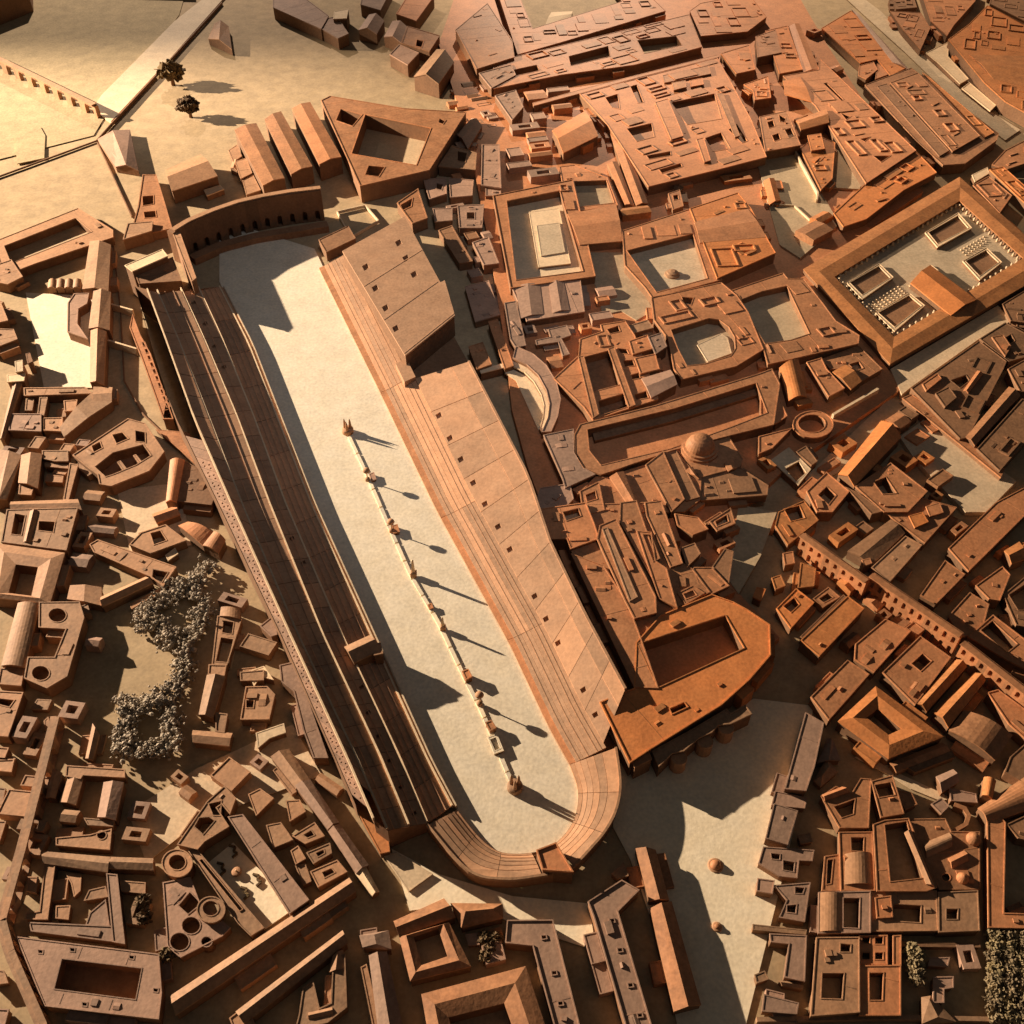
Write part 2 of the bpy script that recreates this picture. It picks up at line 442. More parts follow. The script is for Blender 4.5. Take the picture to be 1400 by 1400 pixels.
strip(circus, 'roof_panel', S3b, 68, S4, 104, lins(11), 'stand', holes=holesR, gap=.35, hs=4.0)
strip(circus, 'roof_panel', S4, 108, O, 122, lins(11), 'stand', gap=.35)
for P_, zP, Q_, zQ, ks in ((A2, 24, S1, 33, (.5,)), (S1, 35, S2, 46, (.5,)), (S2, 48, S3, 62, (.33, .66))):
    for k in ks: ribbon(circus, 'seat_row', [(a[0] * (1 - k) + b[0] * k, a[1] * (1 - k) + b[1] * k) for a, b in zip(P_, Q_)], zP + (zQ - zP) * k, 1.6, .002, 'stand', 30, down=2)
ribbon(circus, 'parapet', O, 122, 5, .006, 'stand')
skirt(circus, 'outer_wall', O, 122, 0, 'wall')
# wall that closes the lower roof behind the tall block
blk = [(468, 343), (553, 296), (602, 386), (608, 383), (622, 431), (554, 486)]
h_up = 150
P2 = ccw([W(p, mm(h_up)).xy for p in blk])
hl = []
for hc in [(500, 365), (513, 394), (527, 421), (541, 449), (555, 353), (566, 375), (545, 332)]:
    hl.append(ccw([W((hc[0] + 3.6 * sx * .46 + 4 * sy * .86, hc[1] + 3.6 * sx * .88 - 4 * sy * .5), mm(h_up)).xy for sx, sy in ((-1, -1), (1, -1), (1, 1), (-1, 1))]))
v, f = solid([P2] + hl, mm(h_up), mm(h_up - 10)); link('upper_roof', v, f, 'stand', circus)
for hh in hl:
    v, f = solid([inset(hh, -.002)], mm(h_up - 9), mm(h_up - 12)); link('stair_floor', v, f, 'wall', circus)
v, f = solid([inset(P2, .002)], mm(h_up - 13), .013); link('upper_wall', v, f, 'wall', circus)
for a, b in ((.02, .34), (.36, .66), (.68, .98)):   # pale joints of the roof boards
    pa = (468 + (554 - 468) * b, 343 + (486 - 343) * b); pb = (553 + (622 - 553) * b, 296 + (431 - 296) * b)
    ribbon(circus, 'roof_batten', [pa, pb], h_up, 1.5, .003, 'stand', n=2, down=1)
# small landing box at the foot of the tall block
v, f = solid([ccw([W(p, mm(85)).xy for p in [(541, 497), (556, 490), (568, 515), (553, 522)]])], mm(85), mm(30)); link('stair_box', v, f, 'stand', circus)

RAMP = True
# --- shaded stand (its seats face away from the lamp)
Lp = [(300, 392), (340, 470), (380, 573), (425, 688), (508, 870), (585, 1040), (618, 1102)]
L1 = [(272, 395), (303, 462), (347, 570), (391, 690), (468, 870), (548, 1040), (584, 1126)]
L2 = [(248, 397), (278, 462), (324, 570), (369, 690), (442, 870), (522, 1040), (559, 1130)]
L3 = [(216, 400), (243, 462), (289, 580), (334, 697), (408, 870), (489, 1040), (530, 1136)]
Lo = [(184, 391), (203, 455), (236, 560), (300, 690), (386, 870), (462, 1042), (487, 1100)]
skirt(circus, 'podium_wall', [(p[0] + 7, p[1] + 1) for p in Lp], 26, 0, 'wall')
strip(circus, 'seating_tier', [(p[0] + 7, p[1] + 1) for p in Lp], 26, Lp, 28, lins(14), 'stand', gap=.3)
strip(circus, 'seating_tier', Lp, 28, L1, 60, lins(16), 'stand', gap=.35)
t(10)
hz = [px(q) for q in ((230, 180), (290, 310), (340, 420), (385, 555), (445, 685), (600, 970), (635, 1105), (690, 1230), (750, 1360))]
t(5); hz += [px(q) for q in ((1030, 290), (1090, 400), (1140, 520), (1190, 630), (1240, 740), (1270, 860), (1300, 970), (1330, 1085), (1370, 1190))]
t(14); hz += [px(q) for q in ((810, 140), (880, 280))]
t(0)
strip(circus, 'roof_panel', L1, 74, L2, 91, lins(22), 'stand', holes=hz, gap=.35, hs=3.2)
strip(circus, 'roof_panel', L2, 107, L3, 125, lins(26), 'stand', gap=.4)
strip(circus, 'roof_panel', L3, 143, [(p[0] * .55 + q[0] * .45, p[1] * .55 + q[1] * .45) for p, q in zip(L3, Lo)], 158, lins(24, 0, .93), 'stand', gap=.5)
for L, z, h_ in ((Lp, 26, 7), (L1, 60, 17), (L2, 91, 19), (L3, 125, 20)): ribbon(circus, 'parapet', L, z, h_, .0042, 'pale', 40, down=12)  # pale colour stands in for light catching the parapet tops
ribbon(circus, 'parapet', [(p[0] + 6, p[1] + 1) for p in Lp], 26, 9, .003, 'pale', 40)  # front edge pale as well, painted like a lit line
mixab = lambda P, Q, k: [(a[0] * (1 - k) + b[0] * k, a[1] * (1 - k) + b[1] * k) for a, b in zip(P, Q)]
for P_, zP, Q_, zQ, ks in ((Lp, 28, L1, 60, (.25, .5, .75)), (L1, 74, L2, 91, (.5,)), (L2, 107, L3, 125, (.35, .7))):
    for k in ks: ribbon(circus, 'seat_row', mixab(P_, Q_, k), zP + (zQ - zP) * k, 3.5, .0022, 'stand', 40, down=3)
# outer gallery with a double row of small openings
Lm = [(p[0] * .55 + q[0] * .45, p[1] * .55 + q[1] * .45) for p, q in zip(L3, Lo)]
ribbon(circus, 'parapet', Lm, 156, 9, .004, 'pale', 40)  # outer edge: caught light put into the pale colour
gh = []
for i in range(100):
    for k in (.36, .7):
        f = .33 + i * .0066; a = lin(Lm, f); b = lin(Lo, f); gh.append((a[0] + (b[0] - a[0]) * k, a[1] + (b[1] - a[1]) * k))
strip(circus, 'gallery_roof', Lm, 134, Lo, 128, lins(34, .28, .98), 'pink', holes=gh, gap=.25, hs=1.15, depth=8, sub=2)
skirt(circus, 'outer_wall', [(p[0] - 1, p[1]) for p in Lo], 127, 0, 'wall')
skirt(circus, 'inner_wall', Lm, 158, 90, 'wall')
eb = [W(p, mm(z) * zr(p)) for p, z in ((Lm[-1], 150), (L3[-1], 140), (L2[-1], 100), (L1[-1], 70))]
link('end_wall', [q for p in eb for q in (p, Vector((p.x, p.y, 0)))], [(0, 2, 3, 1), (2, 4, 5, 3), (4, 6, 7, 5)], 'wall', circus)
eb = [W(p, mm(z) * zr(p)) for p, z in ((Lo[0], 128), (Lm[0], 158), (L3[0], 140), (L2[0], 100), (L1[0], 70), (Lp[0], 28))]
link('end_wall', [q for p in eb for q in (p, Vector((p.x, p.y, 0)))], [(2 * i, 2 * i + 2, 2 * i + 3, 2 * i + 1) for i in range(5)], 'wall', circus)

RAMP = False
# --- curved end
Ci = [(779, 1045), (790, 1078), (788, 1110), (777, 1134), (759, 1153), (736, 1164), (700, 1167), (676, 1161), (652, 1141), (625, 1107)]
Co = [(842, 1022), (848, 1070), (843, 1105), (830, 1132), (811, 1156), (778, 1188), (739, 1197), (690, 1202), (640, 1190), (584, 1128)]
def smooth(L, n=60):
    out = []
    for s in range(len(L) - 1):
        a, b, c, d = L[max(s - 1, 0)], L[s], L[s + 1], L[min(s + 2, len(L) - 1)]
        for i in range(n // (len(L) - 1)):
            u = i / (n // (len(L) - 1))
            out.append(tuple(.5 * (2 * b[k] + (c[k] - a[k]) * u + (2 * a[k] - 5 * b[k] + 4 * c[k] - d[k]) * u * u + (3 * b[k] - a[k] - 3 * c[k] + d[k]) * u ** 3) for k in (0, 1)))
    return out + [L[-1]]
Ci = smooth(Ci); Co = smooth(Co)
mixl = lambda k: [(a[0] * (1 - k) + b[0] * k, a[1] * (1 - k) + b[1] * k) for a, b in zip(Ci, Co)]
skirt(circus, 'podium_wall', Ci, 17, 0, 'stand', 80)
for (k0, z0, k1, z1) in ((0, 17, .1, 20), (.1, 23, .22, 29), (.22, 31, .36, 38), (.36, 40, .52, 46), (.52, 48, .70, 54), (.70, 56, 1, 64)):
    strip(circus, 'seating_tier', mixl(k0), z0, mixl(k1), z1, lins(3, 0, .44), 'stand', gap=.3, sub=18)
    strip(circus, 'seating_tier', mixl(k0), z0, mixl(k1), z1, lins(3, .55, 1), 'stand', gap=.3, sub=18)
ribbon(circus, 'parapet', Co, 64, 5, .005, 'tan', 30, 0, .46); ribbon(circus, 'parapet', Co, 64, 5, .005, 'tan', 30, .53, 1)
skirt(circus, 'outer_wall', Co, 64, 0, 'wall', 80)

# --- gate arch in the curve
t(0)
B('gate_arch', 'gate', 'dark square gateway tower set into the curved end of the stadium',
  F([(734, 1163), (760, 1153), (783, 1192), (742, 1189)], 88, m='terra', par=5))
# --- imperial box over the shaded stand
t(10)
B('spectator_temple', 'temple', 'small gabled temple box standing high on the shaded stadium stand',
  G([(512, 755), (560, 838), (700, 770), (640, 697)], 94, 16, z0=30, m='tan', name='shrine'), F([(655, 745), (700, 735), (712, 790), (668, 800)], 95, m='tan', par=2, name='porch'))

# --- starting gates: a curved wall with arches
def arch_bay(parent, name, a, b, z0, h, th, arches, m, away=1):
    """one bay of an arcade between ground points a and b (world xy); arches: list of (f0, f1, zb, zs) openings with round heads"""
    d = Vector((b.x - a.x, b.y - a.y)); Ln = d.length; d /= Ln; nn = Vector((-d.y, d.x)) * th * away
    rings = [[(0, z0), (Ln, z0), (Ln, h), (0, h)]]
    for f0, f1, zb, zs in arches:
        s0, s1 = f0 * Ln, f1 * Ln; r = (s1 - s0) / 2; c = (s0 + s1) / 2
        rings.append([(s0, zb), (s1, zb)] + [(c + r * math.cos(math.pi * i / 6), zs + r * math.sin(math.pi * i / 6)) for i in range(7)])
    V = []; Fc = []; idx = []; bo = []
    for rg in rings:
        n = len(rg); bs = len(V)
        V += [(a.x + d.x * s, a.y + d.y * s, z) for s, z in rg] + [(a.x + d.x * s + nn.x, a.y + d.y * s + nn.y, z) for s, z in rg]
        Fc += [(bs + i, bs + (i + 1) % n, bs + n + (i + 1) % n, bs + n + i) for i in range(n)]
        idx += [bs + i for i in range(n)]; bo += [bs + n + i for i in range(n)]
    for tri in tessellate_polygon([[Vector((s, z, 0)) for s, z in rg] for rg in rings]):
        Fc += [tuple(idx[i] for i in tri), tuple(bo[i] for i in tri)]
    return link(name, V, Fc, m, parent)
t(0)
gl = [(236, 317), (257, 304), (290, 290), (325, 278), (360, 270), (395, 264), (438, 259)]
sg = EMPTY('starting_gates', W((340, 330), 0), 'curved arcaded starting gate wall closing the far end of the arena', 'gate')
pts = [W(lin(gl, i / 12), .125) for i in range(13)]
for i in range(12):
    arch_bay(sg, 'gate_bay', pts[i], pts[i + 1], 0, .12, .03, [(.32, .68, .001, .035)], 'wall', 1)
skirt(sg, 'gate_back_wall', [(p[0], p[1] - 2.5) for p in gl], 190, 0, 'brown')  # added back wall, keeps lamplight from shining through the arches
ribbon(sg, 'cornice', [(p[0], p[1] - 2) for p in gl], 197, 6, .022, 'tan', 24, down=2)
B('gate_tower', 'tower', 'square tower joining the starting gates to the tall sunlit stand', F([(436, 328), (476, 309), (486, 326), (446, 345)], 60, m='brown'))
B('gate_tower', 'tower', 'pale flat tower above the head of the shaded stand', F([(171, 363), (222, 341), (229, 350), (181, 371)], 185, m='pale', par=2))
B('gate_tower', 'tower', 'brown wedge block between starting gates and shaded stand', F([(236, 318), (246, 318), (268, 380), (262, 385)], 185, m='tan', par=2), F([(184, 372), (236, 352), (248, 384), (190, 388)], 150, m='brown'))
# lower ledge before the gates
led = [(262, 352), (300, 335), (350, 322), (400, 314), (448, 306)]
ribbon(sg, 'lower_ledge', led, 36, 2, .04, 'brown', 16, down=42)

# ================================================================== SPINA
sp = [(477, 596), (500, 645), (530, 715), (562, 787), (600, 852), (637, 930), (660, 975), (704, 1080)]
spina = EMPTY('dividing_barrier', W((590, 840), 0), 'low pale barrier running down the middle of the arena', 'barrier')
for i in range(20):
    ribbon(spina, 'barrier_block', sp, 8, 2, .009, 'arena', 3, i / 20 + .002, (i + 1) / 20 - .002, down=10)
def lathe(name, c, prof, m, parent=None, n=10, smooth=True):
    V = []; Fc = []
    for r, z in prof: V += [(c.x + r * math.cos(2 * math.pi * (i + .5) / n), c.y + r * math.sin(2 * math.pi * (i + .5) / n), c.z + z) for i in range(n)]
    for s in range(len(prof) - 1):
        for i in range(n): Fc.append((s * n + i, s * n + (i + 1) % n, (s + 1) * n + (i + 1) % n, (s + 1) * n + i))
    Fc += [tuple(range(n)), tuple((len(prof) - 1) * n + i for i in range(n))]
    return link(name, V, Fc, m, parent, smooth)
def monument(name, cat, label, p, parts, group=None):
    c = W(p, 0); c.z = .006
    e = EMPTY(name, c, label, cat, group)
    for nm, prof, n in parts: lathe(nm, c, prof, 'tan' if nm != 'shaft' else 'pale', e, n, n > 6)
    return e
monument('obelisk', 'obelisk', 'tallest obelisk, midway along the arena barrier', (566, 789), [('pedestal', [(.011, 0), (.011, .014), (.008, .016)], 4), ('shaft', [(.0055, .012), (.0036, .056), (.0005, .061)], 4)])
monument('obelisk', 'obelisk', 'shorter slim obelisk on the arena barrier, nearer the curved end', (606, 862), [('pedestal', [(.009, 0), (.009, .012), (.007, .014)], 4), ('shaft', [(.0042, .012), (.0028, .042), (.0005, .046)], 4)])
for p, lb in (((503, 659), 'first slim column with round top after the far turning posts'), ((536, 729), 'slim column with round top just before the tallest obelisk'), ((656, 965), 'slim column with round top before the curved end of the barrier')):
    monument('statue_column', 'column', lb, p, [('base', [(.007, 0), (.007, .008), (.005, .010)], 8), ('shaft', [(.0018, .009), (.0016, .032)], 8), ('round_top', [(.001, .030), (.007, .032), (.0105, .038), (.008, .043), (.001, .045)], 12)], 'round topped columns on the barrier')
for p, lb in (((476, 592), 'three turning posts at the far end of the arena barrier'), ((704, 1079), 'three turning posts at the barrier end by the curved stand')):
    c = W(p, 0); c.z = .004
    e = EMPTY('turning_posts', c, lb, 'turning posts', 'turning posts of the arena barrier')
    lathe('plinth', c, [(.017, 0), (.017, .012), (.015, .014)], 'tan', e, 14)
    for k in range(3):
        a = k * 2.1 + .5; q = c + Vector((.009 * math.cos(a), .009 * math.sin(a), .012)); lathe('post', q, [(.0048, 0), (.003, .026), (.0004, .036)], 'tan', e, 10)
t(0)
B('barrier_shrine', 'shrine', 'small square pavilion on the arena barrier below the shorter obelisk', F([(632, 918), (640, 915), (645, 925), (637, 929)], 34, m='terra', par=2))
B('barrier_shrine', 'shrine', 'stubby brown shrine on the barrier near the curved end', F([(664, 988), (672, 985), (678, 995), (670, 999)], 30, m='terra', par=2))
B('barrier_shrine', 'shrine', 'tiny brown altar between the two obelisks', F([(585, 827), (590, 825), (592, 831), (587, 832)], 18, m='terra', par=1))
B('barrier_shrine', 'shrine', 'little reddish altar above the middle round topped column', F([(536, 719), (543, 717), (546, 727), (538, 729)], 20, m='terra', par=1))
B('barrier_shrine', 'shrine', 'tiny pinkish altar just below the far turning posts', F([(505, 648), (511, 646), (514, 655), (508, 657)], 18, m='pink', par=1))
B('barrier_pool', 'basin', 'low rimmed basin on the barrier between pavilion and curved end', F([(667, 1008), (679, 1004), (688, 1026), (676, 1030)], 18, holes=[[(670, 1011), (678, 1008), (684, 1023), (677, 1026)]], m='arena', fl=9, par=1))
# ================================================================== BUILDINGS
# ---- fields and river bank beyond the starting gates (photo top corner)
t(1)
def lowwall(name, label, pts, h, wid, m='tan', z0=0):
    L = [px(q) for q in pts]
    e = EMPTY(name, W(L[0], mm(z0)), label, 'wall')
    for i in range(len(L) - 1):
        ribbon(e, 'wall_length', [L[i], L[i + 1]], h, 0, wid, m, 4, down=h - z0)
    return e
road = [(490, 585), (590, 645), (905, 310), (1180, 0), (1290, -120), (1190, -120), (1070, 0), (930, 110), (540, 505)]
sheet('embankment_road', road, 12, 'pale', 14)
lowwall('roadside_wall', 'thin brown wall edging the diagonal embankment road', [(1180, 10), (905, 315), (590, 655), (512, 745)], 19, .004, 'wall')
lowwall('field_wall', 'thin field wall running out of frame below the arcaded bridge', [(512, 745), (0, 932), (-200, 1005)], 9, .004, 'wall')
lowwall('field_wall', 'thin wall from the field corner down to the wedge house', [(512, 745), (700, 1150)], 9, .004, 'wall')
sheet('riverside_platform', [(90, 870), (80, 720), (140, 680), (215, 675), (240, 720), (235, 840)], 7, 'field', 5)
ab = EMPTY('arcaded_bridge', W(px((250, 450)), 0), 'low arcaded bridge crossing the field to the embankment road', 'bridge')
pa, pb = W(px((-120, 262)), .06), W(px((500, 560)), .06)
for i in range(9):
    a, b = pa.lerp(pb, i / 9), pa.lerp(pb, (i + 1) / 9); arch_bay(ab, 'arch_bay', a, b, 0, .054, .018, [(.2, .8, .001, .028)], 'tan')
ribbon(ab, 'bridge_deck', [px((-120, 256)), px((500, 556))], 78, 3, .024, 'tan', 4, down=6)
t(1)
B('hut', 'house', 'small gabled hut standing alone in the open field by the road', G([(1108, 205), (1232, 262), (1215, 140), (1140, 125)], 40, 24))
B('gabled_house', 'house', 'pinkish gabled house where the field walls meet', G([(615, 885), (735, 905), (690, 690), (520, 740)], 34, 18, m='pink'))
B('gabled_house', 'house', 'tan gabled house facing the back of the starting gates', G([(880, 905), (915, 1015), (1155, 935), (1065, 822)], 72, 18), F([(1085, 1010), (1170, 985), (1190, 1005), (1100, 1040)], 30, m='pale', par=1, name='annex'))
B('wedge_house', 'house', 'orange wedge shaped house with two roof wells by the gate corner', F([(760, 930), (830, 930), (870, 1060), (915, 1215), (690, 1262), (735, 1100)], 42, holes=[[(765, 1128), (825, 1122), (830, 1155), (770, 1160)], [(758, 1045), (815, 1040), (815, 1085), (760, 1095)]], m='terra'),
  F([(680, 1190), (812, 1178), (806, 1228), (655, 1275)], 58, m='tan', name='block'))
B('walled_enclosure', 'enclosure', 'long walled court with greyish floor beside the river wall', F([(-30, 1285), (415, 1108), (600, 1225), (600, 1262), (190, 1400), (20, 1465)], 42, holes=[[(22, 1308), (402, 1160), (490, 1232), (60, 1400)]], fl=4, m='tan', par=2, pw=3))
# halls just beyond the picture edge whose shadows reach in
B('riverside_hall', 'hall', 'large hall at the very corner of the field, mostly out of view', F([(-330, -250), (130, -330), (140, -60), (-120, 40), (-330, 60)], 150, m='brown'))
B('riverside_hall', 'hall', 'tall hall beyond the top of the embankment road', F([(560, -130), (1010, -150), (1020, -60), (620, -70)], 60, m='brown'))

t(2)
B('apartment_block', 'building', 'long brown block above the open plaza, first of the terrace', F([(130, -60), (270, -30), (425, 85), (385, 155), (130, 40)], 66, m='pink'))
B('apartment_block', 'building', 'squat tan block with a tiny white attic on its roof', F([(405, 100), (470, 90), (530, 180), (475, 205), (388, 155)], 62, m='pink'), F([(455, 62), (530, 48), (520, 98), (450, 100)], 82, m='pale', par=1, name='attic'))
B('apartment_block', 'building', 'low gabled house with bright slope behind the plaza terrace', G([(585, 158), (680, 180), (720, 110), (640, 78)], 62, 20, m='pink'))
B('apartment_block', 'building', 'flat roofed block cut by the top edge over the plaza', F([(595, 25), (610, -60), (760, -60), (700, 55)], 66, m='pink'))
B('apartment_block', 'building', 'reddish flat block at the top edge near the veiled streets', F([(785, 75), (850, -30), (985, -20), (890, 112)], 66, m='terra'))
B('apartment_block', 'building', 'small gabled block between reddish flat block and plaza', G([(720, 195), (815, 230), (850, 150), (765, 112)], 58, 18, m='pink'))
B('apartment_block', 'building', 'orange block with one roof well behind the bright gabled hall', F([(845, 140), (1015, 190), (960, 275), (812, 230)], 62, holes=[[(895, 212), (930, 218), (918, 252), (888, 245)]], m='terra'))
B('apartment_block', 'building', 'brown cube at the plaza corner with reddish front', F([(750, 290), (800, 238), (905, 282), (845, 345)], 66, m='pink'))
B('gabled_hall', 'hall', 'tall gabled hall with one very bright roof slope by the plaza', G([(880, 405), (1010, 445), (1090, 330), (1000, 262)], 78, 26, m='tan'))
B('court_building', 'building', 'wedge shaped building with a deep rectangular court behind the warehouses', F([(385, 535), (432, 512), (830, 578), (1155, 598), (960, 905), (592, 990)], 82, holes=[[(620, 610), (968, 682), (890, 878), (548, 818)], [(490, 580), (602, 610), (552, 670), (465, 640)], [(638, 882), (722, 890), (690, 940), (620, 930)], [(1015, 632), (1046, 640), (1032, 660), (1010, 652)]], m='terra', fl=8))
for lb, q in (('warehouse nearest the gabled house above the starting gates', [(-75, 690), (40, 655), (190, 945), (75, 985)]), ('middle one of three parallel warehouses above the starting gates', [(85, 635), (172, 592), (338, 882), (225, 925)]), ('warehouse next to the wedge shaped court building', [(230, 578), (327, 543), (492, 832), (375, 872)])):
    B('warehouse', 'warehouse', lb, G([q[3], q[2], q[1], q[0]], 84, 7, m='terra'), group='parallel warehouses behind the starting gates')
t(1)
B('market_sheds', 'shed', 'jumble of low sheds squeezed beside the first warehouse', F([(1215, 800), (1260, 770), (1285, 830), (1240, 860)], 40, m='tan', par=1, name='shed'), F([(1250, 860), (1310, 840), (1340, 920), (1280, 950)], 48, m='tan', par=1, name='shed'), F([(1290, 960), (1345, 930), (1385, 1010), (1310, 1035)], 42, m='tan', par=1, name='shed'), G([(1225, 890), (1260, 905), (1275, 860), (1240, 850)], 36, 8, name='shed'))
t(2)
B('court_house', 'house', 'small house with angled court under the wedge shaped court building', F([(790, 1080), (900, 1005), (950, 1160), (870, 1190)], 50, holes=[[(808, 1090), (870, 1055), (862, 1098), (820, 1118)]], fl=6, m='terra'))
lowwall('yard_wall', 'pale yard wall below the warehouse next to the court building', [(470, 1122), (620, 1088), (690, 1170), (540, 1258), (470, 1122)], 14, .004, 'pale')
B('gabled_house', 'house', 'small bright gabled house beside the point of the wedge building', G([(1108, 715), (1165, 790), (1240, 670), (1185, 628)], 46, 14, m='pink'))
B('court_house', 'house', 'tan house with one dark well below the small bright gable', F([(1010, 885), (1082, 775), (1212, 815), (1205, 905)], 46, holes=[[(1112, 805), (1160, 815), (1150, 862), (1110, 855)]], m='tan'))
B('flat_house', 'house', 'narrow upright flat house beside the bright sunken lane', F([(1240, 770), (1332, 770), (1342, 1000), (1235, 985)], 52, m='pink'))
for lb, p, hh in (('tiny house with one well just under the wedge building tip', [(930, 955), (1050, 945), (1052, 1030), (960, 1060)], [[(1000, 975), (1032, 980), (1025, 1010), (998, 1005)]]),
                  ('tiny pale house beside the one with a well', [(1065, 948), (1195, 958), (1188, 1040), (1072, 1050)], []),
                  ('little square house in shade over the dark yard', [(978, 1110), (1082, 1108), (1082, 1172), (990, 1180)], []),
                  ('little house with tiny court next to the temple precinct wall', [(1110, 1095), (1250, 1088), (1240, 1212), (1120, 1212)], [[(1160, 1130), (1200, 1130), (1200, 1165), (1160, 1165)]]),
                  ('smallest cube house at the head of the temple precinct wall', [(1260, 985), (1340, 988), (1340, 1040), (1260, 1042)], [])):
    B('small_house', 'house', lb, F(p, 38, holes=hh, m='pink', par=2, fl=8 if hh else None), group='tiny houses below the wedge building')
B('small_house', 'house', 'narrow shaded house beside the tall stadium block', F([(1010, 1225), (1080, 1200), (1190, 1390), (1120, 1400)], 36, m='brown', par=2), F([(1190, 1290), (1275, 1260), (1330, 1400), (1250, 1410)], 44, m='pink', par=2))
t(0)
B('veiled_house', 'house', 'flat house by the dark drop of the tall stadium block', F([(636, 392), (668, 384), (684, 430), (650, 440)], 40, m='pink', par=2))
B('veiled_house', 'house', 'narrow roof strip alongside the sunlit stand outer wall', F([(641, 474), (660, 468), (672, 498), (652, 505)], 62, m='terra', par=2), F([(668, 440), (680, 437), (702, 500), (690, 504)], 60, m='terra', par=2))
B('curved_lane_wall', 'wall', 'bright thin wall cutting across to the curved exedra', F([(655, 505), (700, 494), (701, 499), (658, 510)], 48, m='pale', par=0))

# ---- upper hill
t(3)
B('palace_court', 'palace', 'great court building cut by the top edge with an open yard', F([(-50, -80), (70, 290), (290, 228), (855, 58), (700, -90)], 90, z0=HILL, holes=[[(60, -70), (150, 152), (622, 8), (560, -80)]], m='terra', fl=45))
B('yard_house', 'house', 'small bright gabled house inside the great top court', G([(215, 140), (250, 65), (360, 60), (350, 105)], 62, 12, z0=HILL, m='pale'))
t(2)
B('flat_hall', 'hall', 'broad flat hall between plaza quarter and great top court', F([(1100, 160), (1270, 18), (1400, 215), (1412, 305), (1212, 368)], 74, m='terra'))
B('flat_hall', 'hall', 'low roof wedge below the broad flat hall', F([(1225, 390), (1395, 345), (1420, 400), (1290, 470)], 66, m='pink'), F([(1310, 510), (1420, 480), (1460, 570), (1400, 640)], 60, m='pink'))
t(3)
B('slot_terrace', 'building', 'long terrace block with three dark roof slots', F([(-60, 330), (980, 78), (1048, 250), (690, 345), (300, 398), (-60, 472)], 86, z0=HILL, holes=[[(340, 300), (550, 245), (562, 300), (352, 350)], [(705, 215), (912, 192), (942, 240), (742, 285)], [(-30, 388), (170, 345), (186, 375), (-20, 420)]], m='terra', fl=34))
B('flat_hall', 'hall', 'yellowish orange flat hall beside the slot terrace', F([(985, 58), (1040, 18), (1300, -30), (1392, 90), (1290, 168), (1045, 192)], 84, z0=HILL, m='orange'))
B('retaining_wall', 'wall', 'long thin retaining terrace below the three roof slots', F([(150, 548), (440, 466), (700, 400), (1135, 290), (1140, 302), (700, 414), (440, 485), (155, 562)], 78, z0=HILL, m='terra', par=1))
B('hill_palace', 'palace', 'sprawling hilltop palace with several shallow square courts',
  F([(400, 500), (1130, 308), (1215, 460), (1312, 640), (1392, 835), (1120, 905), (765, 992), (545, 660)], 92, z0=HILL, m='terra', fl=66, fm='terra', holes=[
    [(650, 685), (780, 655), (795, 728), (702, 752)], [(885, 545), (1115, 498), (1152, 632), (970, 662)], [(755, 828), (880, 805), (884, 826), (768, 846)], [(822, 902), (935, 868), (944, 886), (836, 922)],
    [(1065, 735), (1150, 705), (1200, 790), (1108, 806)], [(535, 520), (600, 500), (612, 580), (570, 572)], [(668, 460), (702, 450), (738, 545), (708, 548)], [(1190, 690), (1235, 660), (1290, 750), (1262, 760)]]),
  F([(800, 545), (868, 525), (950, 722), (885, 742)], 104, z0=92, m='terra', par=2, name='raised_wing'), F([(1020, 742), (1058, 732), (1095, 852), (1062, 862)], 104, z0=92, m='terra', par=2, name='raised_wing'),
  F([(840, 402), (1085, 348), (1096, 392), (850, 440)], 102, z0=92, m='terra', par=2, name='raised_wing'), F([(890, 440), (960, 428), (965, 462), (900, 478)], 108, z0=92, m='orange', par=1, name='roof_box'), F([(985, 428), (1050, 415), (1058, 448), (992, 460)], 106, z0=92, m='orange', par=1, name='roof_box'),
  F([(1130, 500), (1160, 495), (1250, 720), (1225, 728)], 103, z0=92, m='terra', par=1, name='raised_wing'))
B('gabled_tower', 'tower', 'tall gabled tower house with one bright roof slope at the palace corner', G([(255, 692), (312, 812), (495, 722), (428, 590)], 98, 16, z0=HILL, m='orange'))
B('ridge_colonnade', 'colonnade', 'pair of narrow ridged roofs running down beside the hilltop palace', G([(640, 1085), (690, 1092), (600, 860), (545, 872)][::1], 66, 7, z0=HILL, m='terra', name='gallery'), G([(700, 1090), (762, 1080), (600, 640), (540, 655)], 76, 9, z0=HILL, m='terra', name='gallery'))
B('court_house', 'house', 'shallow court house above the temple precinct end', F([(290, 888), (372, 878), (545, 945), (602, 1092), (340, 1130)], 70, z0=HILL, holes=[[(370, 965), (540, 958), (582, 1078), (400, 1100)]], m='terra', fl=36))
B('ridge_house', 'house', 'tan ridge roofed house adjoining the temple precinct', G([(335, 1138), (400, 1300), (625, 1280), (592, 1090)], 82, 12, z0=HILL, m='terra'))
B('broken_house', 'house', 'cluster of rough little rooms in the gap under the palace', F([(870, 1030), (930, 1010), (950, 1095), (895, 1115)], 66, z0=HILL, holes=[[(895, 1040), (920, 1035), (925, 1060), (900, 1065)]], m='terra', fl=44, par=2), F([(905, 985), (950, 995), (940, 1010), (900, 1008)], 60, z0=HILL, m='brown', par=1))
B('flat_hall', 'hall', 'wide ridged hall roof with a curved corner overlooking the pale plaza', F([(985, 1110), (1240, 1025), (1310, 1110), (1402, 1280), (1440, 1345), (1130, 1480)], 96, z0=HILL, m='orange'), G([(1010, 1180), (1040, 1290), (1390, 1260), (1290, 1110)], 97, 8, z0=90, m='terra', name='ridge_roof'))
B('small_house', 'house', 'square orange house at the upper corner of the hilltop palace', F([(1150, 285), (1300, 240), (1332, 370), (1232, 392)], 98, z0=HILL, m='orange'))
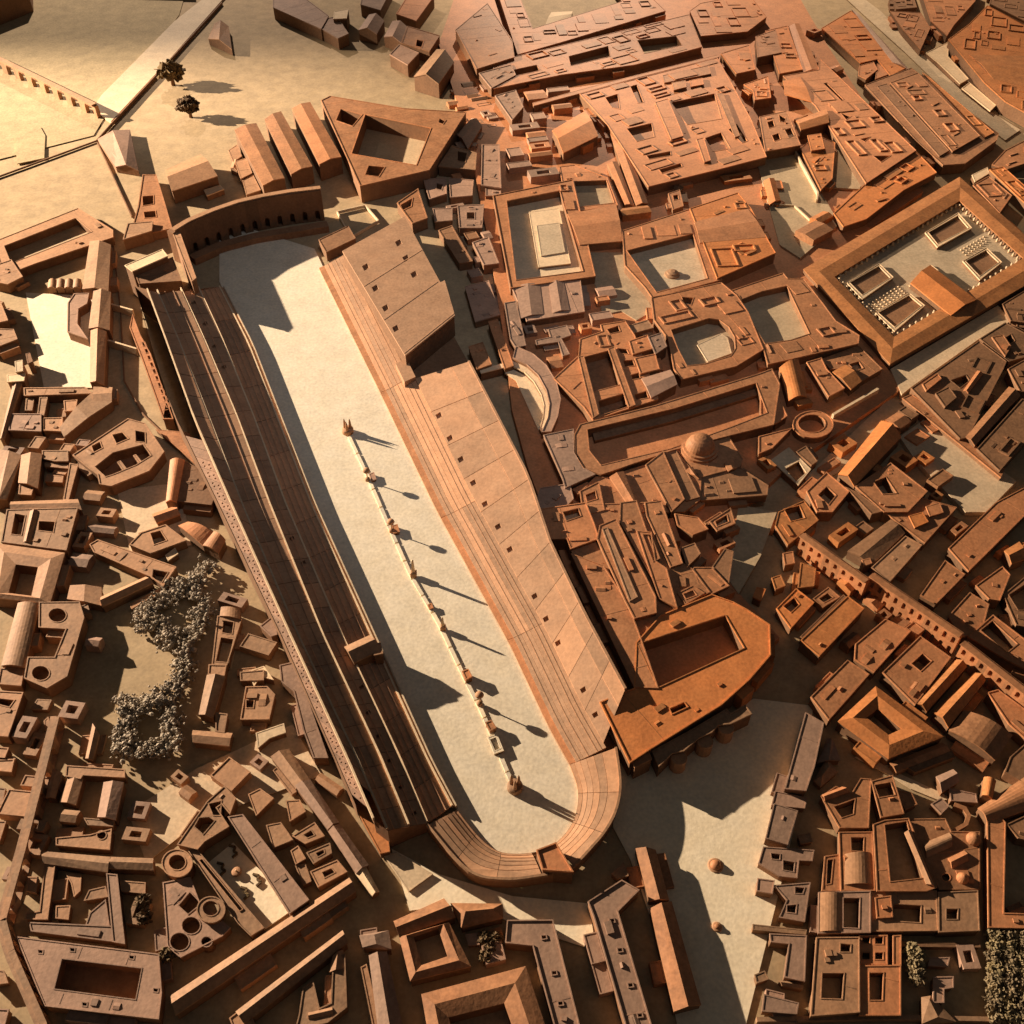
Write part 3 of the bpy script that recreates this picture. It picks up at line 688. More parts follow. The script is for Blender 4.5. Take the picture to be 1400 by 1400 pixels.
B('small_house', 'house', 'orange house with stepped edge beside the palace court', F([(1272, 450), (1400, 405), (1415, 520), (1330, 532), (1320, 480)], 96, z0=HILL, m='orange'))
B('small_house', 'house', 'flat house at the palace back against the long hall', F([(1335, 195), (1440, 160), (1470, 280), (1345, 305)], 98, z0=HILL, m='terra'))
t(0)
B('temple_precinct', 'precinct', 'walled precinct with pale paved court beneath the bluish veil', F([(674, 268), (783, 246), (814, 378), (698, 394)], 76, z0=HILL, holes=[[(693, 275), (765, 261), (797, 371), (706, 383)]], m='terra', fl=HILL + 2, fm='pale', par=4))
t(3)
B('temple_platform', 'platform', 'pale raised temple platform inside the walled precinct', F([(130, 1128), (288, 1108), (350, 1400), (180, 1420)], 46, z0=HILL, m='pale', par=1), F([(170, 1200), (290, 1185), (320, 1340), (195, 1360)], 52, z0=46, m='pale', par=1, name='altar_block'))
t(7)
B('sunken_court', 'palace', 'palace wing around a sunken brown court with bright paved end', F([(625, -95), (1000, -215), (1060, -110), (1155, 165), (785, 262), (745, 205), (640, 90)], 84, z0=HILL, holes=[[(650, 10), (1000, -80), (1078, 158), (808, 232)]], m='terra', fl=48, fm='pale'))
B('fountain_shrine', 'shrine', 'round lumpy shrine standing in the bright end of the sunken court', D((890, 140), 40, 48, [(1, 0), (1, .2), (.75, .3), (.7, .5), (.3, .62)], m='tan', name='shrine_dome'))

# ---- long halls, top right
t(4)
B('hill_house', 'house', 'yellow flat house squeezed against the street at the palace corner', F([(25, 165), (142, 138), (222, 370), (100, 392)], 92, z0=HILL, m='orange'))
B('hill_house', 'house', 'narrow ridged house beside the yellow flat house', G([(228, 382), (312, 370), (205, 125), (152, 140)], 84, 9, z0=HILL, m='terra'))
B('garden_palace', 'palace', 'long orange palace wing with three triangular roof wells', F([(312, 310), (825, 800), (560, 975), (355, 660), (290, 560), (120, 405), (308, 372)], 90, z0=HILL, m='terra', fl=62, fm='terra', holes=[[(425, 600), (480, 618), (455, 636)], [(528, 740), (582, 728), (552, 752)], [(600, 830), (690, 828), (640, 862)], [(335, 445), (350, 440), (440, 530), (428, 534)]]), G([(120, 430), (130, 500), (270, 540), (210, 410)], 94, 10, z0=88, m='orange', name='ridge_roof'))
B('edge_portico', 'portico', 'rough edged portico strip overlooking the temple garden', F([(388, 1135), (560, 975), (825, 805), (935, 918), (760, 1010), (560, 1165), (440, 1205)], 74, z0=HILL, m='orange'))
B('well_house', 'house', 'square house with four small roof wells', F([(-5, 622), (140, 590), (212, 772), (25, 805)], 98, z0=HILL, m='terra', fl=78, fm='brown', par=2, holes=[[(35, 650), (65, 640), (76, 672), (45, 682)], [(98, 612), (132, 626), (126, 652), (104, 648)], [(60, 720), (95, 708), (106, 740), (74, 752)], [(128, 690), (160, 680), (180, 720), (150, 732)]]))
sheet('pale_plaza', [(-20, 860), (190, 790), (320, 1020), (420, 1190), (210, 1372), (100, 1300), (40, 1080)], HILL + 8, 'grey', 8)
sheet('pale_plaza', [(370, 670), (480, 830), (560, 930), (525, 1005), (350, 995), (300, 900), (410, 800)], HILL + 10, 'grey', 10)
B('plaza_house', 'house', 'tiny orange hut standing on the pale hilltop plaza', G([(48, 1085), (105, 1062), (72, 948), (18, 962)], 58, 8, z0=HILL, m='orange'))
lowwall('plaza_wall', 'thin bright wall along the edge of the pale hilltop plaza', [(180, 792), (305, 1020), (300, 1060)], 62, .006, 'pale', HILL)
lowwall('plaza_wall', 'broken low wall crossing the pale hilltop plaza', [(20, 1080), (180, 1090), (300, 1200)], 50, .005, 'pale', HILL)
B('mound_house', 'house', 'lumpy orange house between the two pale plazas', F([(210, 790), (300, 720), (395, 760), (380, 950), (320, 1010)], 70, z0=HILL, m='orange'), G([(190, 640), (215, 690), (362, 650), (348, 580)], 102, 10, z0=HILL, m='orange', name='upper_room'), F([(250, 720), (320, 710), (340, 790), (270, 800)], 90, z0=HILL, m='orange', par=1, name='upper_room'))
B('long_hall', 'hall', 'yellowish long hall with a pink ridge beside the dark street', F([(325, 150), (478, 58), (560, 130), (775, 360), (690, 402), (620, 315), (530, 335)], 66, m='orange'), G([(700, 330), (790, 370), (560, 120), (485, 50)], 68, 10, m='pink', name='ridge_roof'))
B('great_hall', 'hall', 'largest long hall with stepped aisles, parallel to the dark street', F([(555, 452), (800, 362), (1265, 712), (1255, 745), (1085, 870), (970, 878), (830, 752)], 66, m='terra'), F([(690, 440), (835, 388), (1165, 722), (1020, 805)], 82, m='terra', name='nave'), F([(620, 460), (672, 445), (1000, 800), (950, 830)], 74, m='brown', par=2, name='aisle'), F([(860, 385), (905, 420), (1240, 705), (1190, 730)], 73, m='orange', par=2, name='aisle'))
B('rubble_rooms', 'house', 'small broken rooms between the yellowish hall and the largest hall', F([(525, 350), (600, 330), (620, 370), (560, 420), (520, 400)], 60, m='terra', par=2), F([(620, 340), (665, 360), (680, 395), (610, 420)], 56, m='terra', par=2))
sheet('pale_street', [(480, -60), (640, 60), (820, 250), (1120, 530), (1380, 690), (1300, 745), (1060, 560), (760, 270), (560, 90), (420, -40)], 6, 'pale', 6)
B('street_house', 'house', 'pale low buildings lining the bright diagonal street', F([(880, 282), (1000, 222), (995, 300), (1105, 420), (1060, 445), (940, 330)], 34, m='pale'), F([(1110, 440), (1250, 560), (1220, 590), (1070, 470)], 26, m='pale', name='wing'))
B('imperial_hall', 'hall', 'huge saturated orange hall at the picture corner', F([(1000, 210), (1110, 128), (1205, 30), (1480, 180), (1480, 640), (1300, 540), (1190, 440)], 92, m='orange'), G([(1110, 290), (1240, 420), (1480, 480), (1480, 300)], 93, 14, z0=90, m='orange', name='ridge_roof'))
B('hall_block', 'building', 'brown flat block behind the huge orange hall', F([(850, -60), (1150, -60), (1140, 5), (1025, 135), (990, 190), (905, 112)], 66, m='terra'))
B('hall_block', 'building', 'rough brown block beside the bright diagonal street', F([(690, 60), (850, 68), (900, 150), (850, 262), (760, 160)], 56, m='terra'), F([(690, -40), (800, -50), (830, 40), (720, 50)], 48, m='brown'))
B('corner_block', 'building', 'purplish flat block beyond the huge orange hall', F([(1220, 20), (1240, -80), (1480, -80), (1480, 150)], 60, m='brown'))
t(0)
# temple precinct with garden
OUTR = [(1312, 242), (1099, 368), (1217, 497), (1447, 363)]; INR = [(1312, 274), (1140, 378), (1222, 461), (1400, 353)]
tp = B('garden_portico', 'portico', 'four sided ridged portico framing the pale temple garden', R(OUTR, INR, 58, 10, z0=0, m='orange', fl=HILL + 4, fm='pale'))
def columns(parent, a, b, n, z0, h, r):
    A_, B_ = W(a, mm(h)), W(b, mm(h)); c0 = None
    for i in range(n):
        p = A_.lerp(B_, (i + .5) / n)
        if c0 is None:
            c0 = lathe('column', Vector((p.x, p.y, mm(z0))), [(r, 0), (r * .85, mm(h - z0))], 'pale', parent, 8); first = p
        else:
            o = c0.copy(); COL.objects.link(o); o.parent = parent; o.location = c0.location + Vector((p.x - first.x, p.y - first.y, 0))
for a, b, n in ((0, 1, 24), (1, 2, 14), (2, 3, 22), (3, 0, 16)):
    ia, ib = INR[a], INR[b]; cx, cy = 1270, 366
    ia = (ia[0] + (cx - ia[0]) * .04, ia[1] + (cy - ia[1]) * .04); ib = (ib[0] + (cx - ib[0]) * .04, ib[1] + (cy - ib[1]) * .04)
    columns(tp, ia, ib, n, HILL, 54, .0045)
t(8)
B('garden_temple', 'temple', 'orange gabled temple in the middle of the garden portico', G([(800, 182), (902, 88), (1145, 270), (1012, 352)], 70, 16, z0=HILL, m='orange'), F([(790, 195), (905, 85), (1150, 272), (1015, 368)], 44, z0=HILL, m='pale', par=1, name='podium'))
for lb, q in (('sunken brown garden bed nearest the portico corner by the palace', [(460, 182), (630, 80), (705, 152), (540, 268)]), ('sunken brown garden bed beside the front of the orange temple', [(612, 342), (790, 236), (872, 302), (712, 438)])):
    B('garden_bed', 'garden bed', lb, F(q, 52, z0=HILL, m='pale', holes=[[(q[0][0] + 14, q[0][1] - 2), (q[1][0] - 2, q[1][1] + 12), (q[2][0] - 16, q[2][1] + 2), (q[3][0], q[3][1] - 22)]], fl=42, fm='brown', par=2, pw=3), group='sunken beds of the temple garden')
B('garden_bed', 'garden bed', 'sunken brown garden bed behind the orange temple at the picture edge', F([(1075, 66), (1200, -5), (1282, 72), (1165, 165)], 52, z0=HILL, m='pale', holes=[[(1090, 66), (1198, 8), (1266, 72), (1165, 145)]], fl=42, fm='brown', par=2, pw=3), group='sunken beds of the temple garden')
t(4)
B('garden_bed', 'garden bed', 'sunken brown garden bed at the top corner of the garden portico', F([(875, 1237), (1050, 1132), (1122, 1212), (940, 1314)], 52, z0=HILL, m='pale', holes=[[(892, 1236), (1048, 1146), (1104, 1212), (940, 1296)]], fl=42, fm='brown', par=2, pw=3), group='sunken beds of the temple garden')
def studs(name, label, quad, nu, nv, z, hh, r, m):
    e = EMPTY(name, W(px(quad[0]), mm(z)), label, 'shrubs'); o0 = None
    A_, B_, C_, D_ = [W(px(q), mm(z)) for q in quad]
    for i in range(nu):
        for j in range(nv):
            p = A_.lerp(B_, (i + .5) / nu).lerp(D_.lerp(C_, (i + .5) / nu), (j + .5) / nv)
            if o0 is None: o0 = lathe('clipped_shrub', p, [(r * .6, 0), (r, mm(hh) * .5), (r * .4, mm(hh))], m, e, 7); f0 = p
            else:
                o = o0.copy(); COL.objects.link(o); o.parent = e; o.location = o0.location + (p - f0)
t(8)
studs('shrub_rows', 'rows of tiny clipped shrubs between the two beds before the temple', [(560, 300), (735, 195), (780, 240), (610, 345)], 9, 4, HILL + 4, 8, .004, 'pale')
t(4)
studs('shrub_rows', 'rows of tiny clipped shrubs behind the orange temple', [(1050, 1330), (1190, 1250), (1210, 1290), (1090, 1370)], 8, 3, HILL + 4, 8, .004, 'pale')
B('edge_house', 'house', 'flat brown house outside the top corner of the garden portico', F([(1130, 985), (1212, 938), (1335, 1040), (1270, 1132)], 58, m='terra'))
B('edge_house', 'house', 'orange strip house at the picture edge above the garden portico', F([(1218, 902), (1290, 888), (1460, 1040), (1460, 1130), (1340, 1020)], 66, m='orange'))
B('edge_house', 'house', 'tan roof at the picture edge below the largest long hall', F([(1230, 875), (1300, 800), (1460, 720), (1460, 850), (1310, 900)], 50, m='terra'), F([(1125, 930), (1205, 890), (1215, 920), (1140, 965)], 40, m='pale', par=1))
t(7)
B('veiled_hall', 'hall', 'pinkish hall with two pale roof bands below the temple precinct', F([(40, 212), (402, 170), (424, 335), (118, 385)], 70, z0=HILL, m='pink'), G([(80, 370), (205, 345), (185, 185), (60, 200)], 72, 8, z0=66, m='pink', name='ridge_roof'), G([(255, 340), (345, 325), (312, 172), (235, 182)], 72, 8, z0=66, m='pink', name='ridge_roof'))
xo = [(60, 520), (150, 560), (220, 620), (275, 710), (297, 800), (282, 890), (247, 972)]; xi = [(45, 580), (118, 615), (178, 670), (222, 750), (240, 825), (230, 900), (198, 975)]; xj = [(40, 625), (105, 655), (155, 705), (195, 775), (210, 832), (203, 900), (186, 958)]
B('exedra', 'portico', 'deep curved exedra with stepped inner tier facing the sunlit stand', F(xo + xi[::-1], 72, m='pink', par=3, pw=3, name='upper_tier'), F([(q[0] - 1, q[1]) for q in xi] + xj[::-1], 52, m='pale', par=2, pw=3, name='lower_tier'), F([(0, 290), (60, 280), (112, 515), (60, 525), (30, 480)], 72, m='pink', name='wing'))
sheet('exedra_floor', [(30, 620), (105, 650), (160, 705), (200, 780), (212, 835), (205, 905), (180, 965), (60, 700), (0, 660)], HILL + 4, 'pale', 8)
B('yard_house', 'house', 'small cross shaped house in the shaded yard behind the exedra', F([(232, 430), (330, 408), (352, 460), (300, 478), (345, 560), (310, 570), (285, 495), (170, 512), (165, 488), (245, 470)], 58, z0=HILL, m='pink', par=2))
B('court_palace', 'palace', 'palace block of stepped courts and many small square wells', F([(400, 482), (520, 440), (510, 405), (640, 385), (690, 460), (815, 800), (470, 912), (420, 840), (262, 690), (392, 570)], 80, z0=0, m='terra', fl=HILL + 3, fm='brown', holes=[
   [(402, 582), (560, 540), (612, 722), (462, 762)], [(498, 810), (632, 770), (652, 840), (510, 885)], [(545, 430), (602, 410), (614, 440), (560, 452)], [(600, 530), (648, 536), (660, 560), (618, 556)], [(630, 595), (680, 592), (692, 622), (640, 628)], [(670, 672), (712, 660), (720, 688), (678, 696)], [(690, 776), (752, 758), (764, 792), (698, 804)]]),
  F([(550, 532), (582, 522), (694, 830), (660, 842)], 90, z0=80, m='terra', par=2, name='raised_wing'), F([(392, 575), (420, 570), (500, 880), (470, 900)], 88, z0=80, m='terra', par=2, name='raised_wing'))
B('roof_cluster', 'house', 'cluster of four stepped house roofs beside the apsed court', F([(662, 492), (758, 460), (790, 530), (682, 562)], 92, z0=HILL, m='terra'), F([(764, 470), (832, 448), (862, 520), (802, 560)], 98, z0=HILL, m='pink'), F([(692, 584), (800, 560), (822, 640), (722, 664)], 94, z0=HILL, m='terra'), G([(730, 690), (780, 790), (915, 720), (880, 645)], 92, 8, z0=HILL, m='pink', name='wing'))
B('roof_cluster', 'house', 'lone flat house between the pale sloping court and the roof cluster', F([(660, 410), (760, 380), (790, 420), (680, 450)], 72, z0=HILL, m='tan', par=2))
sheet('pale_plaza', [(420, 20), (630, 20), (680, 110), (780, 160), (740, 230), (790, 330), (700, 380), (620, 330), (520, 350), (490, 220)], HILL + 5, 'grey', 6)
B('apsed_court', 'palace', 'palace court with rounded apse end and pale grey floor', F([(780, 262), (1150, 180), (1235, 250), (1295, 340), (1375, 535), (1230, 625), (940, 695), (900, 640), (870, 480), (795, 380)], 84, z0=HILL, m='terra', fl=46, fm='grey', holes=[[(885, 432), (1085, 370), (1140, 378), (1190, 415), (1222, 470), (1226, 530), (1200, 570), (1060, 612), (970, 622), (922, 530)], [(942, 258), (1002, 262), (988, 300), (958, 292)]]),
  F([(1025, 512), (1150, 452), (1185, 475), (1205, 555), (1080, 600)], 56, z0=46, m='pale', par=1, name='dais'))
arcL = [px(q) for q in ((1090, 340), (1165, 352), (1225, 400), (1265, 470), (1268, 540), (1235, 600))]
B('square_court', 'palace', 'palace block with a plain square court and wavy street edge', F([(1170, 235), (1480, 130), (1505, 160), (1590, 160), (1690, 290), (1760, 385), (1885, 462), (1880, 505), (1400, 615), (1375, 530), (1245, 250)], 82, z0=HILL, m='terra', fl=44, fm='grey', holes=[[(1248, 275), (1365, 228), (1500, 198), (1620, 452), (1520, 485), (1385, 505)]]))
B('sunken_stadium', 'stadium', 'long sunken garden stadium with curved end below the apsed court', F([(400, 935), (800, 835), (1345, 668), (1420, 640), (1462, 720), (1430, 935), (1200, 992), (890, 1072), (510, 1202), (420, 1165), (372, 1085), (370, 990)], 84, z0=0, m='terra', fl=HILL - 12, fm='brown', holes=[[(440, 962), (900, 850), (1335, 715), (1395, 872), (1200, 948), (880, 1062), (512, 1150), (452, 1075)]]),
  F([(470, 985), (900, 880), (1340, 745), (1350, 775), (900, 915), (480, 1020)], 50, z0=20, m='brown', par=2, name='ledge'))
B('rotunda', 'rotunda', 'round stepped dome standing beside the sunken stadium', F([(905, 1080), (1180, 985), (1265, 1120), (1250, 1160), (1045, 1215), (960, 1190)], 76, z0=HILL, m='terra', name='terrace'), D((1035, 1075), 100, 76, [(1, 0), (1, .14), (.9, .16), (.9, .30), (.78, .32), (.76, .46), (.7, .62), (.58, .78), (.42, .90), (.24, .97), (.08, 1.0)], m='terra'))
B('south_wing', 'palace', 'pinkish palace wing behind the exedra, facing the sunlit stand', F([(208, 992), (365, 960), (372, 1085), (425, 1170), (480, 1200), (322, 1272), (308, 1220)], 84, m='pink'), F([(155, 1390), (190, 1275), (345, 1250), (365, 1330), (280, 1420)], 80, m='pink', name='terrace'))
B('strip_roofs', 'palace', 'parallel ridged roofs with dark slots below the sunken stadium', F([(402, 1292), (485, 1215), (560, 1218), (632, 1188), (750, 1150), (842, 1080), (905, 1064), (1043, 1225), (1038, 1335), (955, 1398), (690, 1408), (422, 1418)], 74, z0=HILL, m='terra', name='terrace', par=2), G([(690, 1410), (745, 1400), (632, 1185), (560, 1215)], 88, 8, z0=HILL, m='terra', name='gallery'), F([(750, 1150), (842, 1078), (955, 1332), (885, 1400)], 88, z0=HILL, m='terra', name='gallery'), F([(850, 1075), (905, 1062), (1035, 1320), (965, 1340)], 80, z0=HILL, m='brown', name='gallery'), F([(400, 1290), (500, 1240), (530, 1390), (420, 1420)], 88, z0=HILL, m='terra', name='broken_room', holes=[[(430, 1310), (480, 1290), (490, 1330), (440, 1345)]], fl=60))
B('brown_terrace', 'building', 'brown sloping terrace block below the round dome', F([(1045, 1222), (1252, 1165), (1400, 1260), (1395, 1310), (1045, 1338)], 72, z0=HILL, m='brown'), G([(990, 1195), (1030, 1220), (1000, 1160), (965, 1180)], 86, 5, z0=HILL, m='terra', name='roof_light'), G([(1190, 1180), (1230, 1165), (1210, 1120), (1170, 1140)], 86, 5, z0=HILL, m='terra', name='roof_light'))

# ---- palace front over the stand
t(11)
B('terraced_palace', 'palace', 'long palace front of parallel terraces above the sunlit stand',
  F([(352, 240), (470, 196), (500, 176), (480, 100), (440, 0), (620, -5), (830, -15), (945, 312), (1000, 345), (1090, 465), (830, 585), (702, 730), (812, 968), (694, 964)], 86, m='terra', name='terrace'),
  F([(355, 262), (525, 325), (650, 520), (705, 660), (815, 975), (690, 970)], 96, m='terra', name='terrace'),
  F([(150, 30), (430, -10), (475, 100), (500, 180), (350, 235), (330, 180), (215, 185)], 100, m='terra', name='terrace', holes=[[(310, 40), (390, 20), (405, 60), (330, 85)]], fl=70),
  F([(505, 112), (592, 75), (802, 490), (805, 575), (690, 605), (640, 510), (492, 182)], 106, m='terra', name='gallery'),
  F([(520, 130), (545, 122), (705, 490), (665, 512)], 110, z0=100, m='tan', name='raised_wing', par=2),
  F([(615, -10), (700, -20), (870, 480), (838, 492), (612, 88)], 98, z0=30, m='terra', name='gallery'),
  F([(702, 140), (778, 148), (800, 300), (860, 340), (915, 545), (822, 500)], 102, z0=30, m='terra', name='gallery', holes=[[(735, 160), (775, 160), (822, 285), (790, 300)]], fl=50),
  F([(745, -10), (832, -20), (945, 312), (882, 332), (755, 60)], 96, z0=30, m='terra', name='gallery'))
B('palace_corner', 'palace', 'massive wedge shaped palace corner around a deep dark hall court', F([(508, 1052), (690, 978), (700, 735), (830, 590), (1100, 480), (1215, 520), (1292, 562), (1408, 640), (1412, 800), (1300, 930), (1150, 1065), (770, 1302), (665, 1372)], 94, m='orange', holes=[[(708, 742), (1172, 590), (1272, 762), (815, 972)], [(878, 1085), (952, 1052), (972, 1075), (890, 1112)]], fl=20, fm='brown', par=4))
B('corner_bastion', 'tower', 'dark square bastion at the foot of the wedge shaped palace corner', F([(672, 1345), (752, 1288), (780, 1352), (692, 1396)], 84, m='brown'))
B('buttress_terrace', 'terrace', 'lower buttressed terrace with rounded bastions under the palace corner', F([(785, 1312), (1000, 1195), (1180, 1088), (1200, 1112), (1278, 1068), (1312, 1112), (1200, 1165), (1135, 1170), (1100, 1210), (1030, 1240), (950, 1310), (890, 1320), (820, 1390)], 78, m='tan'),
  *[D((x, y), 44, 0, [(1, 0), (1, 2.2), (.93, 2.25), (.9, 2.2)], m='tan', name='bastion', n=14) for x, y in ((915, 1395), (1052, 1308), (1162, 1236))])
B('hill_rooms', 'house', 'rough rooms on the slope between palace strips and pale plaza', F([(1000, 335), (1100, 335), (1192, 432), (1100, 475), (1030, 420)], 84, z0=HILL, m='terra'), F([(940, 230), (1010, 205), (1040, 260), (970, 330)], 90, z0=HILL, m='brown', par=2), F([(905, 50), (1030, 70), (1080, 130), (1000, 160), (920, 110)], 92, z0=HILL, m='terra'), F([(1090, 90), (1200, 20), (1225, 100), (1130, 140)], 88, z0=HILL, m='terra', holes=[[(1120, 90), (1180, 55), (1190, 90), (1130, 115)]], fl=60), F([(920, 470), (1000, 430), (1060, 470), (960, 530)], 92, z0=HILL, m='terra', par=2, holes=[[(950, 475), (1000, 455), (1020, 480), (965, 500)]], fl=70))
B('hill_rooms', 'house', 'dark sloping roof facing the pale wedge plaza', F([(1105, 330), (1170, 235), (1215, 250), (1190, 420)], 80, z0=HILL, m='brown', par=2))
t(0)
sheet('pale_plaza', [(1010, 690), (1062, 700), (1040, 760), (1010, 812), (994, 790)], HILL + 5, 'grey', 8)
# ---- slope below the garden portico
t(8)
B('vault_house', 'house', 'barrel vaulted orange house under the square court', V_([(148, 808), (245, 785), (200, 588), (100, 635)], 72, 16, z0=HILL, m='orange'))
B('stepped_house', 'house', 'stepped tan house beside the barrel vaulted orange house', F([(245, 605), (322, 582), (350, 640), (445, 742), (362, 785), (300, 690)], 74, z0=HILL, m='terra'))
B('small_gable', 'house', 'small orange gable above the long street wall', G([(385, 655), (480, 745), (535, 702), (452, 618)], 76, 10, z0=HILL, m='orange'))
B('street_block', 'building', 'flat brown block over the long diagonal street', F([(325, 590), (520, 518), (645, 640), (500, 725), (440, 640), (370, 640)], 64, z0=HILL, m='terra', holes=[[(470, 615), (520, 600), (545, 635), (505, 650)]], fl=44))
B('lattice_house', 'house', 'narrow house with a long slot by the round apse', F([(0, 690), (40, 670), (140, 890), (80, 930), (0, 880)], 76, z0=HILL, m='terra', holes=[[(5, 760), (22, 752), (60, 880), (40, 890)]], fl=44))
B('apse_tower', 'tower', 'open round apse wall on the slope above the aqueduct', F(circ(278, 935, 108, 22), 66, z0=0, holes=[circ(272, 930, 72, 18)], m='terra', fl=20, fm='brown', par=3))
lowwall('street_wall', 'long pale wall edging the diagonal street above the red gabled hall', [(385, 880), (625, 742)], 56, .008, 'pale')
sheet('pale_street', [(230, 1220), (690, 790), (790, 830), (410, 1190), (260, 1260)], 8, 'grey', 8)
B('pale_platform', 'platform', 'square pale platform with a dark pit near the red gabled hall', F([(55, 1125), (150, 1058), (265, 1172), (200, 1255)], 40, m='pale', holes=[[(130, 1170), (202, 1130), (242, 1190), (188, 1238)]], fl=8, fm='brown', par=1))
B('slope_house', 'house', 'brown triangular house beside the square pale platform', F([(-10, 1000), (165, 955), (60, 1060), (-10, 1090)], 72, z0=10, m='terra'), F([(190, 1080), (240, 1050), (300, 1130), (270, 1150)], 50, m='brown', par=2))
B('red_gable_hall', 'hall', 'long red gabled hall standing along the diagonal street', G([(415, 1195), (500, 1262), (745, 1000), (640, 915)], 62, 24, m='orange'))
B('slope_block', 'building', 'broad brown block with a ragged dark court behind the red gabled hall', F([(505, 1265), (690, 1140), (885, 1290), (780, 1400), (655, 1400)], 62, m='terra', holes=[[(600, 1240), (665, 1215), (722, 1300), (650, 1305)]], fl=8))
B('slope_block', 'building', 'small house with stepped court in front of the red gabled hall', F([(245, 1290), (350, 1190), (470, 1290), (380, 1400), (300, 1400)], 58, m='terra', holes=[[(305, 1310), (350, 1265), (400, 1310), (360, 1360)]], fl=8), F([(455, 1270), (520, 1300), (650, 1395), (590, 1410)], 60, m='brown', par=2))
B('river_quarter', 'building', 'large purplish block with dark court below the garden portico street', F([(800, 742), (1160, 492), (1305, 600), (1288, 640), (1100, 1005), (1060, 1010)], 58, m='brown', holes=[[(1010, 700), (1090, 672), (1110, 700), (1060, 740)]], fl=8), F([(930, 770), (1000, 735), (1040, 790), (980, 840)], 72, m='brown', par=2, name='roof_room'), G([(1080, 750), (1105, 765), (1180, 665), (1150, 650)], 66, 6, m='terra', name='roof_ridge'), F([(860, 720), (940, 665), (960, 690), (880, 755)], 68, m='terra', par=2, name='roof_room'))
B('river_quarter', 'building', 'long purplish gable roofs slanting to the picture edge', G([(1090, 1000), (1140, 1045), (1380, 780), (1318, 735)], 60, 10, m='terra', name='gable'), F([(1150, 1065), (1390, 800), (1460, 820), (1460, 960), (1270, 1180)], 58, m='brown', name='block'), F([(1315, 640), (1460, 560), (1460, 760), (1380, 760)], 62, m='brown', name='block'))
B('quarter_wall', 'wall', 'low orange shopfront strip along the purplish blocks', F([(755, 795), (800, 775), (840, 800), (1295, 1175), (1275, 1215), (1060, 1040)], 44, m='terra', par=2))
B('edge_house', 'house', 'dark flat house at the picture edge under the portico corner', F([(1285, 295), (1460, 190), (1460, 400), (1330, 385)], 48, m='brown'))
B('edge_house', 'house', 'row of brown houses behind the purplish block at picture edge', F([(1165, 480), (1300, 395), (1460, 480), (1460, 560), (1320, 600)], 56, m='brown', holes=[[(1290, 480), (1330, 455), (1350, 490), (1310, 515)]], fl=8), F([(1230, 470), (1290, 460), (1330, 520), (1300, 570)], 66, m='terra', par=2))
sheet('pale_street', [(690, 640), (1262, 300), (1330, 385), (1160, 480), (800, 735), (750, 775)], 32, 'pale', 33)
sheet('pale_street', [(740, 1000), (880, 900), (1060, 1020), (1360, 1235), (1200, 1400), (1090, 1400), (820, 1120)], 22, 'pale', 23)
t(12)
B('slope_block', 'building', 'flat tan block just behind the double arched aqueduct', F([(590, 335), (770, 168), (856, 215), (682, 412)], 58, m='tan'))
B('slope_block', 'building', 'dark gabled shed adjoining the flat tan block', G([(465, 245), (590, 320), (765, 152), (690, 80)], 54, 10, m='brown'), F([(540, 295), (580, 285), (590, 310), (550, 325)], 62, m='terra', par=1))
B('slope_block', 'building', 'cluttered rooftop block at the bend of the pale street', F([(600, -10), (760, -60), (1040, 15), (872, 202), (700, 72)], 60, m='terra'), F([(790, 60), (860, 40), (890, 90), (820, 120)], 72, z0=58, m='orange', par=1, name='roof_room'), F([(880, 10), (950, -10), (970, 40), (900, 60)], 70, z0=58, m='terra', par=1, name='roof_room'))
B('court_house', 'house', 'small orange house with open court at the head of the aqueduct', F([(95, 40), (230, -20), (305, 82), (145, 212), (78, 112)], 54, m='orange', holes=[[(125, 25), (205, 5), (235, 70), (160, 88)]], fl=6))
B('court_house', 'house', 'ruined orange rooms with open court beside the bright flat block', F([(85, 552), (188, 448), (282, 520), (160, 655)], 52, m='orange', holes=[[(120, 540), (178, 495), (205, 530), (160, 572)]], fl=6), F([(215, 310), (292, 340), (282, 432), (200, 442)], 56, m='orange', par=2), F([(60, 390), (105, 375), (130, 430), (80, 450)], 50, m='orange', par=2), F([(-20, 440), (25, 450), (0, 510), (-40, 490)], 48, m='orange', par=2), F([(280, 500), (360, 440), (420, 490), (330, 545)], 44, m='terra', par=2, holes=[[(310, 500), (355, 470), (385, 492), (335, 520)]], fl=6), F([(120, 260), (170, 250), (180, 310), (130, 320)], 52, m='terra', par=2))
B('bright_block', 'building', 'bright flat orange block turned along the street above dark plaza', F([(214, 722), (462, 488), (548, 552), (312, 802)], 72, m='orange'), F([(214, 700), (440, 480), (455, 492), (230, 715)], 50, m='brown', par=1, name='side_aisle'))
B('flat_block', 'building', 'brown flat block with clipped corner before the aqueduct', F([(505, 742), (662, 610), (795, 672), (602, 888), (500, 822)], 62, m='terra'))
B('well_block', 'building', 'square block with one dark roof well below the aqueduct', F([(650, 892), (848, 700), (1008, 812), (820, 1062)], 66, m='terra', holes=[[(802, 846), (860, 792), (908, 830), (850, 884)]], fl=6))
B('flat_block', 'building', 'long flat brown block along the dark plaza street', F([(268, 1022), (462, 828), (574, 902), (362, 1142)], 64, m='terra'))
B('twin_gable', 'house', 'narrow gabled row house touching the square block with a well', G([(822, 1052), (885, 1098), (1095, 862), (1035, 825)], 60, 18, m='orange'), group='twin gabled row houses below the aqueduct')
B('twin_gable', 'house', 'narrow gabled row house nearer the picture edge of the pair', G([(922, 1102), (1000, 1182), (1195, 935), (1135, 895)], 60, 18, m='orange'), group='twin gabled row houses below the aqueduct')
